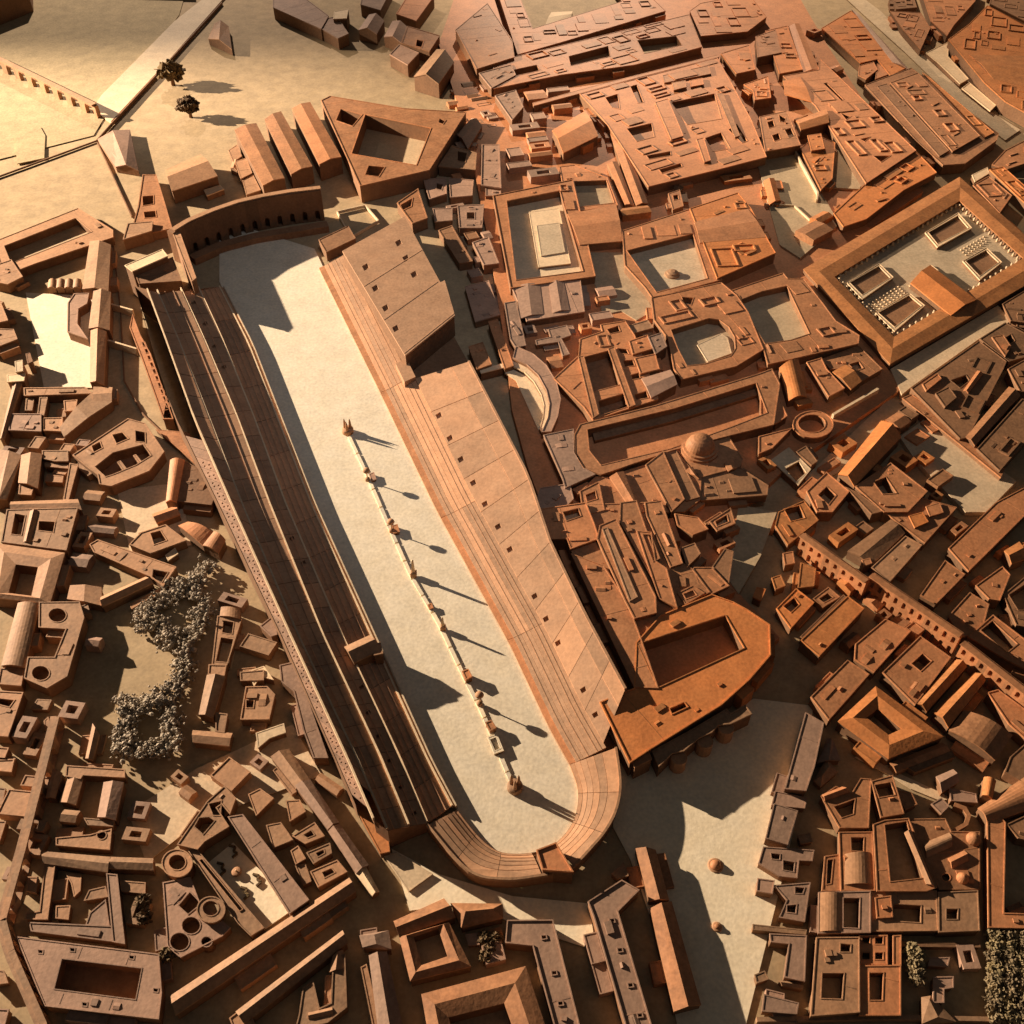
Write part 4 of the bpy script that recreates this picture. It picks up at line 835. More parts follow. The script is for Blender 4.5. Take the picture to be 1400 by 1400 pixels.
B('ring_house', 'house', 'four sided hipped house around a dark oblong court', R([(415, 1150), (612, 968), (968, 1232), (680, 1345)], [(558, 1132), (622, 1080), (755, 1192), (680, 1228)], 68, 12, m='orange'))
B('barrel_hall', 'hall', 'broad barrel roofed hall near the lower picture edge side street', V_([(1005, 1200), (1245, 1355), (1335, 1225), (1085, 1095)][::1], 56, 18, m='terra'))
B('edge_block', 'building', 'long flat block at picture edge beside the barrel roofed hall', F([(1208, 1000), (1262, 985), (1460, 1130), (1460, 1290), (1320, 1165)], 62, m='terra'))
B('slim_block', 'building', 'slim tan slab house pointing down the dark plaza edge', F([(240, 1108), (334, 1162), (285, 1390), (240, 1520), (130, 1510), (165, 1380)], 66, m='pink'))
B('small_gable', 'house', 'tiny gabled house at the start of the white lane', G([(300, 1370), (420, 1355), (390, 1270), (355, 1245)], 40, 12, m='pink'))
B('low_shed', 'shed', 'low shed row under the four sided hipped house', G([(690, 1372), (725, 1420), (1005, 1310), (960, 1265)], 38, 8, m='terra'))
B('long_block', 'building', 'long brown block between pale street and picture edge, lower half', F([(850, 482), (980, 298), (1085, 370), (932, 525)], 60, m='terra'))
B('long_block', 'building', 'long brown block between pale street and picture edge, upper half', F([(1000, 232), (1250, -10), (1460, -120), (1460, 0), (1105, 352)], 60, m='terra'))
B('tenement', 'building', 'stepped tenement roofs just behind the far arches of the aqueduct', F([(1000, 592), (1112, 468), (1212, 530), (1172, 682), (1062, 702)], 56, m='terra'), F([(1145, 430), (1285, 330), (1325, 372), (1270, 510), (1215, 500)], 62, m='terra'), G([(1300, 245), (1335, 312), (1405, 285), (1375, 198)], 60, 12, m='orange', name='gable'))
B('tenement', 'building', 'tenement with a long dark court at the picture edge over the aqueduct', F([(1105, 702), (1235, 588), (1460, 760), (1460, 900), (1310, 825)], 60, m='terra', holes=[[(1170, 668), (1232, 618), (1365, 740), (1310, 785)]], fl=6))
B('tenement', 'building', 'dark walled yard block in the picture edge gap', F([(1290, 480), (1460, 340), (1460, 660), (1360, 640)], 58, m='brown', holes=[[(1320, 480), (1440, 400), (1440, 560), (1370, 560)]], fl=6))
aq = EMPTY('aqueduct', W(px((600, 500)), 0), 'tall aqueduct wall with two rows of arches striding down the slope', 'aqueduct')
for (a, b, n, h) in (((215, 165), (562, 412), 8, .07), ((585, 378), (1062, 702), 11, .075), ((1072, 738), (1460, 1040), 8, .072)):
    pa, pb = W(px(a), h), W(px(b), h)
    for i in range(n):
        arch_bay(aq, 'arch_bay', pa.lerp(pb, i / n), pa.lerp(pb, (i + 1) / n), 0, h, .016, [(.28, .72, .002, .022), (.3, .7, .040, h - .018)], 'terra')
    ribbon(aq, 'water_channel', [px((a[0], a[1] - 4)), px((b[0], b[1] - 4))], h * 1000 / ZK + 2, 3, .018, 'terra', 2, down=2)
# ---- lower right quarter
t(16)
sheet('white_lane', [(500, -20), (610, -30), (720, 60), (960, 170), (1010, 200), (960, 215), (800, 150), (690, 80)], 6, 'pale', 6)
B('stone_house', 'house', 'rough stone pyramid roofed house by the white lane head', G([(285, 105), (320, 135), (405, 60), (350, -15)], 36, 20, hip=.3, m='tan'))
B('insula', 'house', 'low grey roofed house at the tip of the pale plaza', F([(60, 235), (78, 163), (245, 200), (232, 252)], 40, m='pink'))
B('insula', 'house', 'pinkish flat house with yard at the pale plaza edge', F([(28, 412), (72, 230), (195, 268), (142, 445)], 62, m='pink'), F([(200, 400), (262, 385), (272, 430), (215, 440)], 34, m='tan', par=2, name='annex'))
B('insula', 'house', 'angular house with two wells along the pale plaza edge', F([(15, 460), (282, 478), (272, 532), (202, 528), (192, 622), (100, 612), (-10, 545)], 46, m='pink', holes=[[(55, 492), (102, 498), (100, 526), (60, 522)], [(120, 530), (180, 540), (175, 590), (120, 580)]], fl=5))
B('insula', 'house', 'small cube at the plaza edge below the angular house', F([(-15, 628), (72, 640), (60, 705), (-20, 692)], 52, m='pink'))
B('insula', 'house', 'knobbly house with two small courts beside the narrow lane', F([(75, 665), (262, 650), (232, 855), (100, 832), (140, 740)], 50, m='pink', holes=[[(183, 672), (232, 676), (222, 706), (184, 704)], [(140, 770), (190, 765), (185, 810), (140, 805)]], fl=5))
B('insula_wall', 'wall', 'long thin wall across the lower house block', F([(-40, 872), (242, 902), (238, 922), (-40, 896)], 46, m='tan', par=1))
B('insula', 'house', 'hook shaped house around a black yard by the narrow lane', F([(50, 922), (242, 932), (232, 1172), (128, 1150), (152, 972), (55, 962)], 58, m='pink'))
B('insula', 'house', 'rough low roofs under the hook shaped house', F([(20, 1245), (200, 1290), (190, 1345), (10, 1330)], 44, m='pink', par=2), G([(100, 1170), (120, 1195), (220, 1215), (215, 1180)], 36, 8, m='tan', name='shed'), F([(-30, 1140), (20, 1120), (40, 1160), (-20, 1180)], 40, m='tan', par=2))
B('insula', 'house', 'rounded corner house with open yard below the white lane', F([(322, 190), (400, 138), (482, 178), (532, 95), (585, 100), (572, 355), (420, 355), (365, 260)], 60, m='terra', holes=[[(390, 245), (500, 205), (492, 282), (430, 302)]], fl=5), G([(330, 180), (345, 210), (470, 165), (430, 140)], 66, 10, m='terra', name='ridge_roof'))
B('insula', 'house', 'tall slab with dark well leaning on the white lane', F([(590, 110), (700, 80), (760, 280), (640, 300)], 64, m='terra', holes=[[(590 + 15, 130), (690, 115), (715, 180), (630, 195)]], fl=10), F([(720, 160), (800, 170), (830, 230), (770, 260)], 46, m='terra', par=2))
B('insula', 'house', 'block with a square well and pale vaulted roof by the lane', F([(418, 382), (592, 380), (606, 690), (428, 690)], 58, m='terra', holes=[[(480, 408), (548, 408), (546, 482), (484, 476)]], fl=5), V_([(448, 655), (588, 650), (578, 490), (452, 500)], 59, 10, z0=56, m='tan', name='vault'))
B('insula', 'house', 'trapezoid block round a long black court', F([(600, 340), (660, 318), (785, 308), (935, 672), (880, 692), (620, 692)], 68, m='terra', holes=[[(660, 342), (775, 322), (862, 622), (690, 642)]], fl=5))
B('insula', 'house', 'double ridged strip beside the long black court', G([(880, 650), (925, 665), (800, 372), (768, 385)], 74, 7, z0=66, m='tan'))
B('insula', 'house', 'narrow house with slot court facing the lane', F([(342, 510), (412, 500), (422, 690), (328, 690)], 50, m='terra', holes=[[(356, 528), (384, 526), (372, 652), (350, 656)]], fl=5))
B('insula', 'house', 'pale roofed house with upright dark court by the lane', F([(310, 702), (582, 695), (582, 912), (308, 916)], 60, m='pink', holes=[[(440, 730), (526, 730), (522, 890), (440, 886)]], fl=5), V_([(312, 905), (428, 900), (430, 705), (315, 708)], 61, 8, z0=58, m='tan', name='vault'))
B('insula', 'house', 'wide ring house with shaded rectangular court', F([(592, 702), (932, 694), (942, 902), (586, 906)], 54, m='tan', holes=[[(708, 762), (852, 770), (850, 860), (700, 850)]], fl=5), F([(610, 730), (690, 720), (700, 830), (620, 835)], 62, m='terra', par=2, name='roof_room'))
B('insula', 'house', 'square house with one small central well', F([(945, 702), (1152, 692), (1162, 902), (948, 910)], 56, m='tan', holes=[[(988, 788), (1048, 788), (1046, 842), (988, 842)]], fl=5))
B('bath_house', 'house', 'bath house roof with small domes and barrel vaults', F([(782, 312), (980, 310), (1012, 378), (1162, 380), (1162, 682), (950, 684)], 52, m='terra', holes=[circ(985, 620, 22, 12)], fl=20),
  V_([(868, 440), (885, 515), (1012, 455), (1000, 385)], 54, 14, z0=50, m='tan', name='vault'), G([(1000, 520), (1020, 570), (1100, 530), (1080, 480)], 54, 12, z0=50, m='terra', name='roof_room'), D((1072, 628), 32, 52, [(1, 0), (1, .3), (.8, .7), (.4, 1), (.1, 1.1)], n=16), D((1130, 420), 38, 52, [(1, 0), (1, .3), (.8, .7), (.4, 1), (.1, 1.1)], n=16))
B('insula', 'house', 'tall tan block with big black court at the bottom lane', F([(298, 942), (522, 940), (524, 1335), (268, 1355)], 64, m='tan', holes=[[(425, 972), (478, 978), (476, 1016), (424, 1016)], [(328, 1130), (442, 1130), (432, 1266), (322, 1262)]], fl=5))
B('insula', 'house', 'house with four little square wells in two rows', F([(526, 932), (672, 930), (672, 1082), (530, 1082)], 52, m='terra', holes=[[(540, 936), (580, 936), (580, 970), (540, 970)], [(608, 936), (650, 936), (650, 974), (608, 974)], [(540, 1020), (580, 1020), (580, 1056), (540, 1056)], [(608, 1020), (650, 1020), (650, 1056), (608, 1056)]], fl=5, par=2))
B('insula', 'house', 'brown house with tall narrow court at the bottom edge wall', F([(530, 1092), (742, 1090), (742, 1352), (526, 1352)], 58, m='terra', holes=[[(578, 1128), (652, 1128), (646, 1272), (580, 1272)]], fl=5))
B('insula', 'house', 'thin upright party wall house beside the dark street', F([(706, 932), (744, 930), (744, 1086), (706, 1086)], 54, m='terra', par=2))
B('insula', 'house', 'small L shaped house in the dark corner yard', F([(920, 1152), (1022, 1150), (1022, 1205), (972, 1212), (972, 1285), (918, 1285)], 46, m='pink'))
B('insula', 'house', 'slanting pale house at the bottom edge near the L shaped house', G([(858, 1262), (905, 1255), (1035, 1385), (860, 1395)], 40, 12, m='tan', hip=.2))
B('insula', 'house', 'little flat house under the wide dark street', F([(902, 1050), (1002, 1048), (992, 1092), (892, 1088)], 38, m='pink', par=2))
B('insula', 'house', 'low brown roof strip just below the wide dark street', F([(745, 965), (1165, 975), (1165, 990), (745, 985)], 34, m='brown', par=1))
B('courtyard_range', 'building', 'long narrow range framing a dark yard at the picture edge', F([(1205, 225), (1300, 330), (1290, 812), (1480, 818), (1480, 890), (1212, 885)], 62, m='terra'))
B('barrel_house', 'house', 'rounded bright ended house above the long narrow range', V_([(1160, 250), (1210, 330), (1480, 240), (1400, 90)], 60, 16, m='terra'), V_([(1180, 180), (1230, 200), (1250, 110), (1190, 90)], 66, 12, m='orange', name='porch'))
B('edge_block', 'building', 'orange block at the picture edge above the rounded house', F([(1300, 60), (1480, 160), (1480, -60), (1420, -100), (1330, -20)], 60, m='brown'), F([(1310, 340), (1480, 260), (1480, 440), (1370, 410)], 60, m='brown'))
B('apse_wall', 'wall', 'thin curved apse wall in the yard behind the bath house', F([(1035, 225), (1090, 245), (1115, 290), (1100, 340), (1020, 385), (1010, 375), (1085, 330), (1098, 290), (1078, 258), (1030, 240)], 46, m='terra', par=0))
B('small_gable', 'house', 'little bright gabled house beside the white lane end', G([(938, 85), (965, 165), (1052, 110), (1022, 48)], 46, 14, m='pink'), F([(1005, 150), (1142, 178), (1150, 222), (1012, 212)], 40, m='pink', name='wing'))
B('small_gable', 'house', 'brown house row between white lane and low shed', F([(690, -30), (1010, -60), (1030, -20), (820, 60)], 40, m='brown'), F([(910, 230), (960, 200), (1000, 240), (960, 280)], 40, m='pink', par=2))
lowwall('edge_wall', 'thin lit boundary wall along the bottom picture edge', [(-20, 1375), (700, 1362), (1440, 1378)], 30, .008, 'tan')
B('edge_block', 'building', 'dark roof in the yard of the long narrow range', F([(1320, 810), (1480, 740), (1480, 790), (1340, 830)], 40, m='brown', par=2))

# ---- below the curved end
t(15)
B('ridge_stoa', 'stoa', 'short upper gabled range beside the pale plaza', G([(770, 742), (872, 738), (802, 478), (698, 470)], 46, 14, m='terra'))
B('ridge_stoa', 'stoa', 'long lower gabled range along the pale plaza shadow', G([(900, 1328), (1042, 1292), (888, 752), (775, 790)], 50, 16, m='terra'))
B('elbow_stoa', 'stoa', 'bent flat roofed stoa with dark roof hatches facing the curved stand', F([(445, 752), (622, 638), (712, 690), (600, 802), (800, 1480), (665, 1480), (475, 830)], 66, m='pink', par=5, holes=[[(x - 12, y - 8), (x + 10, y - 10), (x + 14, y + 6), (x - 8, y + 9)] for x, y in ((570, 852), (612, 1008), (668, 1195), (718, 1355))], fl=50, fm='brown'))
B('corner_hut', 'house', 'tiny tan hut behind the bend of the flat stoa', F([(570, 600), (632, 545), (656, 610), (602, 625)], 36, m='tan', par=1))
B('elbow_stoa', 'stoa', 'flat stoa with roof hatches beside the bushes and hipped house', F([(15, 852), (255, 850), (415, 1480), (285, 1480), (150, 982), (5, 968)], 64, m='pink', par=5, holes=[[(x - 12, y - 8), (x + 10, y - 10), (x + 14, y + 6), (x - 8, y + 9)] for x, y in ((208, 940), (262, 1130), (296, 1292))], fl=50, fm='brown'))
t(0)
B('ring_house', 'house', 'big hipped house around a court cut by the bottom edge', R([(577, 1360), (718, 1322), (770, 1480), (600, 1490)], [(612, 1390), (690, 1370), (722, 1460), (630, 1470)], 66, 12, m='terra'))
c = W((978, 1184), 0)
e = EMPTY('cone_fountain', c, 'small round fountain standing alone on the pale plaza', 'fountain')
lathe('basin', c, [(.016, 0), (.016, .003), (.013, .004)], 'tan', e, 18); lathe('cone', c, [(.012, .003), (.0105, .007), (.006, .011), (.002, .012)], 'terra', e, 14)
c = W((980, 1268), 0)
e = EMPTY('low_fountain', c, 'smaller low stone base further down the pale plaza', 'fountain')
lathe('basin', c, [(.011, 0), (.010, .004), (.008, .005)], 'tan', e, 12); lathe('stone', c, [(.006, .004), (.005, .008), (.002, .009)], 'terra', e, 8)
t(14)
B('shop_row', 'shops', 'first gabled shop range running beside the shaded stand', G([(250, 145), (330, 110), (215, -60), (120, -20)], 44, 14, m='tan'))
B('shop_row', 'shops', 'second gabled shop range running beside the shaded stand', G([(418, 362), (478, 325), (330, 105), (248, 135)], 46, 14, m='pink'))
B('shop_row', 'shops', 'third gabled shop range, nearest the diagonal stoas', G([(570, 595), (635, 552), (485, 340), (425, 378)], 46, 14, m='pink'))
B('shop_end', 'shops', 'bright pointed end block of the gabled shop ranges', G([(655, 715), (690, 690), (625, 570), (570, 600)], 38, 12, m='pale'))
B('outer_ramp', 'ramp', 'orange ramp wall at the foot of the shaded stand end', F([(545, 205), (620, 235), (592, 85), (735, 372), (748, 482), (700, 492)], 44, m='orange', par=2))
B('end_annex', 'building', 'black fronted annex at the lower end of the outer gallery', F([(492, 20), (590, 10), (604, 60), (505, 60)], 70, m='wall', par=2))
B('pale_ramp', 'ramp', 'pale stepped platform outside the curved end', F([(720, 502), (782, 490), (975, 602), (850, 692)], 14, m='pale', par=1))
B('long_stoa', 'stoa', 'long gabled stoa slanting below the baths, upper of two', G([(-410, 1245), (-385, 1350), (568, 695), (530, 625)], 52, 16, m='tan'))
B('long_stoa', 'stoa', 'long gabled stoa slanting below the baths, lower of two', G([(-65, 1330), (-20, 1395), (520, 970), (495, 905)], 52, 16, m='tan'), G([(430, 1120), (500, 1100), (500, 1010), (450, 1040)], 50, 8, m='tan', name='wing'))
B('stoa_house', 'house', 'angled court house below the lower slanting stoa', F([(270, 1350), (290, 1210), (340, 1170), (375, 1320), (440, 1290), (450, 1070), (510, 1030), (520, 1310), (420, 1390), (250, 1430)], 50, m='tan'))
B('stoa_house', 'house', 'low tan annex at the bottom edge under the slanting stoas', F([(-100, 1370), (-10, 1300), (30, 1400), (-60, 1470)], 46, m='tan'))
B('kiosk', 'house', 'short hipped house at the head of the narrow gabled range', G([(610, 990), (755, 1000), (740, 905), (592, 930)], 56, 10, hip=.25, m='pink'))
B('narrow_range', 'building', 'narrow gabled range with bright side aisle below the hipped house', G([(690, 1440), (815, 1400), (735, 1020), (640, 1040)], 58, 14, m='pink'), F([(598, 1100), (625, 1085), (705, 1420), (665, 1430)], 36, m='tan', par=2, name='aisle'))
B('ring_house', 'house', 'square hipped house around a dark court below the curved end', R([(805, 935), (1060, 862), (1178, 1092), (862, 1168)], [(872, 935), (1012, 888), (1062, 1042), (915, 1092)], 60, 11, m='terra'))
B('gable_bar', 'house', 'gabled pink range across the top of the square hipped house', G([(775, 852), (805, 935), (1095, 830), (1035, 735)], 62, 14, m='terra'))
B('pyramid_house', 'house', 'tent roofed house with pointed ridge near the curved end', G([(1078, 758), (1135, 885), (1348, 835), (1345, 762)], 52, 22, hip=.22, m='terra'))
B('garden_shed', 'shed', 'small pink shed in the dark garden beside the tent roofed house', F([(1155, 925), (1215, 920), (1225, 975), (1170, 980)], 26, m='pink', par=1))
# ---- baths on the lower left
t(13)
B('bath_terrace', 'baths', 'bath terrace pierced by round wells and ringed turrets', F([(868, 650), (1010, 622), (1062, 760), (1222, 888), (1180, 932), (960, 1045), (892, 985)], 46, m='pink', holes=[circ(1016, 876, 48, 16), circ(955, 962, 50, 16), circ(1098, 962, 28, 12), [(950, 770), (1010, 700), (1068, 760), (1000, 815)]], fl=6, fm='brown'),
  F(circ(942, 545, 80, 22), 62, holes=[circ(942, 540, 44, 18)], m='tan', fl=10, name='turret'), F(circ(1122, 792, 74, 22), 66, holes=[circ(1120, 785, 42, 18)], m='tan', fl=20, z0=40, name='turret'), F([(1182, 200), (1210, 205), (1230, 260), (1200, 290)], 40, m='tan', par=2, name='room'))
B('bath_hall', 'baths', 'long upper bath hall with apse on the shaded side', F([(945, 445), (1105, 215), (1192, 138), (1252, 200), (1222, 280), (1180, 230), (1150, 250), (1215, 350), (1085, 430), (1050, 470)], 64, m='tan', holes=[[(1110, 230), (1175, 215), (1170, 290), (1135, 290)], [(1035, 350), (1060, 305), (1110, 300), (1140, 320), (1080, 390)]], fl=6), F([(1215, 300), (1290, 288), (1640, 740), (1540, 810), (1330, 480)], 66, m='pink', name='wing'))
B('bath_colonnade', 'baths', 'thin double wall between bath terrace and mosaic court', F([(1005, 482), (1042, 470), (1402, 890), (1335, 930), (1265, 862)], 52, m='tan', par=5, pw=3, holes=[[(1060, 530), (1075, 525), (1290, 790), (1275, 800)]], fl=20))
sheet('mosaic_court', [(1110, 540), (1240, 435), (1420, 620), (1560, 790), (1400, 900), (1330, 850)], 8, 'arena', 8)
co = EMPTY('court_fountain', W(px((1258, 592)), .008), 'tiny round fountain in the middle of the mosaic court', 'fountain')
cc = W(px((1258, 592)), .008); lathe('basin', cc, [(.010, 0), (.010, .003), (.008, .004)], 'tan', co, 14); lathe('spout', cc, [(.002, .003), (.0015, .009)], 'pale', co, 6)
k = 0
for lb, x, y in (('curled dark hedge at the upper corner of the mosaic court', 1238, 478), ('curled dark hedge beside the colonnade in the mosaic court', 1175, 570), ('curled dark hedge at the lower corner of the mosaic court', 1300, 700), ('curled dark hedge on the wing side of the mosaic court', 1365, 630)):
    lowwall('curled_hedge', lb, [(x - 22, y - 30), (x + 12, y - 22), (x + 2, y), (x + 22, y + 12), (x - 4, y + 34)], 17, .004, 'green')
t(14)
for lb, q, h in (('small flat house nearest the apse end of the long bath wing', [(95, 345), (170, 330), (232, 420), (130, 462)], 44), ('two storey little house in the row behind the bath wing', [(200, 215), (270, 210), (300, 270), (220, 320)], 50), ('low orange house with a dark yard behind the shop ranges', [(235, 400), (350, 330), (400, 400), (300, 440)], 48), ('tiny stepped house with black gap beside the bath wing', [(225, 480), (262, 455), (300, 520), (250, 550)], 40), ('little house with gable facing the second shop range', [(310, 490), (430, 440), (440, 490), (345, 545)], 46), ('flat house at the lower end of the row behind the baths', [(330, 590), (470, 530), (520, 590), (370, 670)], 48), ('narrow brown house over the black yard by the bath wing', [(250, 560), (300, 550), (330, 640), (290, 660)], 34), ('round backed brown house at the top of the row', [(0, 180), (60, 150), (130, 200), (40, 290)], 40)):
    B('row_house', 'house', lb, F(q, h, m='tan', par=2, holes=[[tuple(q[j][i] * .35 + (q[0][i] + q[1][i] + q[2][i] + q[3][i]) / 4 * .65 for i in (0, 1)) for j in range(4)]] if h in (48, 46) else [], fl=5), group='row houses between baths and shop ranges')
# ---- bottom left corner
t(13)
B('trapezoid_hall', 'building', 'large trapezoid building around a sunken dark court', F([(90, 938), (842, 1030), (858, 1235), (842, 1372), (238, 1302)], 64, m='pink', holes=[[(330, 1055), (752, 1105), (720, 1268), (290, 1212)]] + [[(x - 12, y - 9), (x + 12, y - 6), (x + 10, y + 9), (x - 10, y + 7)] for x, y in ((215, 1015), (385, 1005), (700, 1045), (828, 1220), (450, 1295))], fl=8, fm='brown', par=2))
lw = EMPTY('aqueduct', W(px((110, 430)), 0), 'slim aqueduct wall bending round the lower house blocks', 'aqueduct')
L = [px(q) for q in ((285, -235), (220, 20), (100, 480), (-5, 850), (40, 1020), (125, 1215), (215, 1420))]
for i in range(len(L) - 1):
    a, b = W(L[i], .042), W(L[i + 1], .042); n = max(2, int((b - a).length / .045))
    for j in range(n): arch_bay(lw, 'arch_bay', a.lerp(b, j / n), a.lerp(b, (j + 1) / n), 0, .041, .012, [(.2, .8, .001, .022)], 'tan')
ribbon(lw, 'water_channel', L, 70, 3, .013, 'tan', 30, down=2)
B('garden_house', 'house', 'scattered wings round a deep yard near the slim aqueduct, upper block', F([(355, 28), (662, 48), (662, 88), (440, 76), (428, 95), (350, 82)], 52, m='tan'), G([(245, 192), (292, 195), (328, 68), (280, 48)], 50, 8, m='tan', name='wing'), G([(320, 215), (402, 232), (438, 100), (358, 98)], 46, 8, m='tan', name='wing'), G([(520, 295), (612, 312), (655, 118), (552, 118)], 56, 10, m='pink', name='wing'), F([(448, 306), (606, 320), (600, 348), (468, 340)], 44, m='tan', name='wing', par=2), F([(300, 412), (480, 395), (592, 365), (582, 472), (300, 448)], 48, m='tan', name='wing', holes=[circ(540, 396, 24, 12)], fl=8))
B('garden_house', 'house', 'crowded wings round black yards above the trapezoid building', G([(228, 482), (232, 545), (568, 592), (582, 512)], 50, 8, m='tan', name='wing'), G([(588, 512), (580, 572), (812, 582), (810, 520)], 48, 8, m='tan', name='wing'), F([(568, 602), (622, 608), (662, 972), (602, 962)], 50, m='pink', name='wing'), F([(158, 862), (600, 882), (600, 960), (168, 905)], 46, m='pink', name='wing'), F([(240, 545), (292, 550), (252, 842), (138, 842), (140, 812), (212, 802)], 44, m='tan', name='wing'), F([(475, 690), (560, 670), (572, 722), (450, 742)], 38, m='tan', name='wing', par=2), F([(300, 775), (372, 772), (362, 842), (298, 836)], 36, m='tan', name='wing', par=2), F([(480, 810), (560, 742), (580, 880), (458, 872)], 40, m='pink', name='wing', par=2), F([(640, 640), (772, 650), (770, 705), (648, 692)], 34, m='tan', name='wing', par=2), F([(350, 600), (430, 610), (425, 690), (395, 720), (380, 650)], 30, m='tan', name='wing', par=1), F([(150, 620), (200, 620), (190, 700), (145, 690)], 30, m='tan', name='wing', par=2))
B('edge_house', 'house', 'small rooms outside the slim aqueduct at the picture edge', F([(-60, -20), (80, -10), (60, 50), (-60, 30)], 40, m='tan'), F([(-60, 140), (28, 150), (10, 230), (-60, 240)], 40, m='tan'), F([(-60, 320), (30, 325), (0, 420), (-60, 430)], 40, m='tan'))
B('edge_house', 'house', 'low rooms below the slim aqueduct bend at picture corner', F([(-60, 1320), (45, 1325), (20, 1420), (-60, 1420)], 40, m='pink'), F([(-40, 1110), (20, 1120), (40, 1180), (-40, 1190)], 30, m='tan', par=2))
# ---- left side
t(9)
B('twin_well_house', 'house', 'tan house with a slot and a square well above the four sided house', F([(38, 28), (412, 18), (352, 242), (8, 198)], 62, m='tan', holes=[[(80, 48), (134, 58), (112, 162), (60, 156)], [(208, 88), (292, 92), (282, 146), (204, 136)]], fl=5), G([(125, 195), (160, 200), (205, 35), (160, 35)], 63, 8, z0=60, m='tan', name='ridge_roof'))
B('ring_house', 'house', 'four sided tan house round a black court at the picture side', R([(-30, 205), (342, 258), (262, 525), (-60, 490)], [(82, 315), (206, 330), (170, 486), (40, 470)], 64, 10, m='tan'))
B('turret_house', 'house', 'big house with two crescent light wells and a long vaulted wing', F([(210, 520), (422, 518), (446, 600), (356, 912), (250, 975), (130, 922), (150, 812), (292, 812), (352, 660), (208, 652)], 64, m='tan', holes=[circ(305, 588, 46, 16), circ(216, 896, 46, 16)], fl=24, fm='tan'), V_([(8, 852), (132, 862), (208, 530), (95, 525)], 58, 10, m='tan', name='vaulted_wing'), F([(5, 872), (126, 870), (112, 962), (-10, 952)], 44, m='tan', name='wing'))
B('slot_house', 'house', 'striped roof house with slots at the picture side', F([(-40, 990), (122, 1000), (42, 1232), (-40, 1225)], 54, m='tan', holes=[[(-10, 1030), (75, 1040), (50, 1075), (-10, 1060)]], fl=10), F([(-30, 1290), (45, 1295), (25, 1345), (-40, 1340)], 44, m='tan'), F([(-30, 1360), (75, 1355), (60, 1420), (-40, 1410)], 40, m='tan'))
B('yard_shed', 'shed', 'lit ragged shed in the black yard under the crescent well house', F([(165, 1085), (200, 1035), (272, 1040), (250, 1088)], 26, m='tan', par=1), F([(235, 1150), (255, 1130), (265, 1180), (240, 1195)], 24, m='tan', par=1))
B('yard_shed', 'shed', 'slim tan shed between the black yard and the grove', G([(455, 1345), (492, 1355), (525, 1225), (492, 1165)], 32, 6, m='tan'))
B('wedge_range', 'building', 'long wedge range with dark square hatch above the grove', F([(478, 212), (520, 188), (935, 332), (868, 432), (800, 382), (500, 252)], 46, m='tan', holes=[[(815, 345), (892, 360), (860, 412), (808, 390)]], fl=5))
B('wedge_range', 'building', 'gabled arm of the wedge range reaching toward the crescent well house', G([(360, 500), (540, 535), (535, 440), (375, 430)], 44, 8, m='tan', name='gable'), G([(538, 490), (545, 540), (812, 415), (770, 385)], 44, 10, m='tan', name='gable'), F([(690, 530), (870, 435), (880, 450), (700, 552)], 28, m='tan', par=1, name='low_wall'))
B('lane_house', 'house', 'angular house with small open court in the bright yard', F([(690, 212), (750, 150), (880, 108), (988, 190), (800, 258)], 48, m='tan', holes=[[(800, 152), (852, 138), (884, 190), (820, 212)]], fl=5), F([(880, 270), (930, 232), (945, 260), (895, 295)], 34, m='pale', par=1, name='annex'))
B('curved_gable', 'house', 'bent barrel roofed house beside the outer gallery', V_([(1080, 215), (1160, 255), (1195, 185), (1135, 145)], 54, 12, m='terra', name='vault'), V_([(950, 112), (1078, 216), (1133, 146), (1000, 92)], 54, 12, m='terra', name='vault'))
B('lane_house', 'house', 'small gabled house above the angular court house', G([(810, 50), (835, 95), (955, 52), (930, 8)], 44, 10, m='terra'))
B('open_portico', 'portico', 'narrow open frame of courts beside the street by the stand', F([(1158, 592), (1282, 612), (1205, 855), (1128, 850)], 40, m='tan', holes=[[(1188, 616), (1242, 626), (1232, 688), (1182, 680)], [(1175, 706), (1240, 716), (1212, 838), (1148, 832)]], fl=5, par=2), V_([(1172, 590), (1272, 606), (1272, 560), (1178, 545)], 44, 8, m='tan', name='vault'), F([(1112, 852), (1202, 855), (1192, 908), (1108, 902)], 46, m='tan', name='block'))
B('gable_range', 'house', 'upright gabled range between grove and street', G([(1058, 1112), (1132, 1130), (1195, 915), (1100, 908)], 46, 10, m='tan'), F([(1150, 1108), (1208, 1115), (1192, 1212), (1148, 1205)], 40, m='tan', name='wing'), G([(1028, 1200), (1028, 1262), (1215, 1282), (1232, 1215)], 40, 8, m='tan', name='wing'))
B('street_rooms', 'house', 'loose flat rooms between the gabled range and shaded stand', F([(1278, 892), (1402, 880), (1400, 932), (1280, 935)], 40, m='tan', par=2), F([(1308, 970), (1420, 968), (1460, 1010), (1430, 1140), (1280, 1142)], 44, m='tan', holes=[[(1310, 1040), (1350, 1040), (1345, 1080), (1310, 1080)]], fl=5))
t(10)
B('bay_rooms', 'house', 'jagged lit rooms hugging the middle of the outer gallery', F([(165, 855), (230, 840), (300, 1000), (420, 1345), (345, 1345), (292, 1200), (240, 990), (175, 940)], 52, m='pink', par=2))
B('bay_rooms', 'house', 'small lit bay against the outer gallery, upper part', F([(62, 645), (125, 595), (150, 690), (120, 700)], 52, m='pink', par=2), F([(40, 1215), (185, 1165), (195, 1210), (110, 1240), (50, 1290)], 34, m='pale', par=1, name='yard_wall'), F([(-10, 890), (80, 860), (130, 930), (60, 910), (30, 960)], 36, m='pale', par=1, name='yard_wall'))
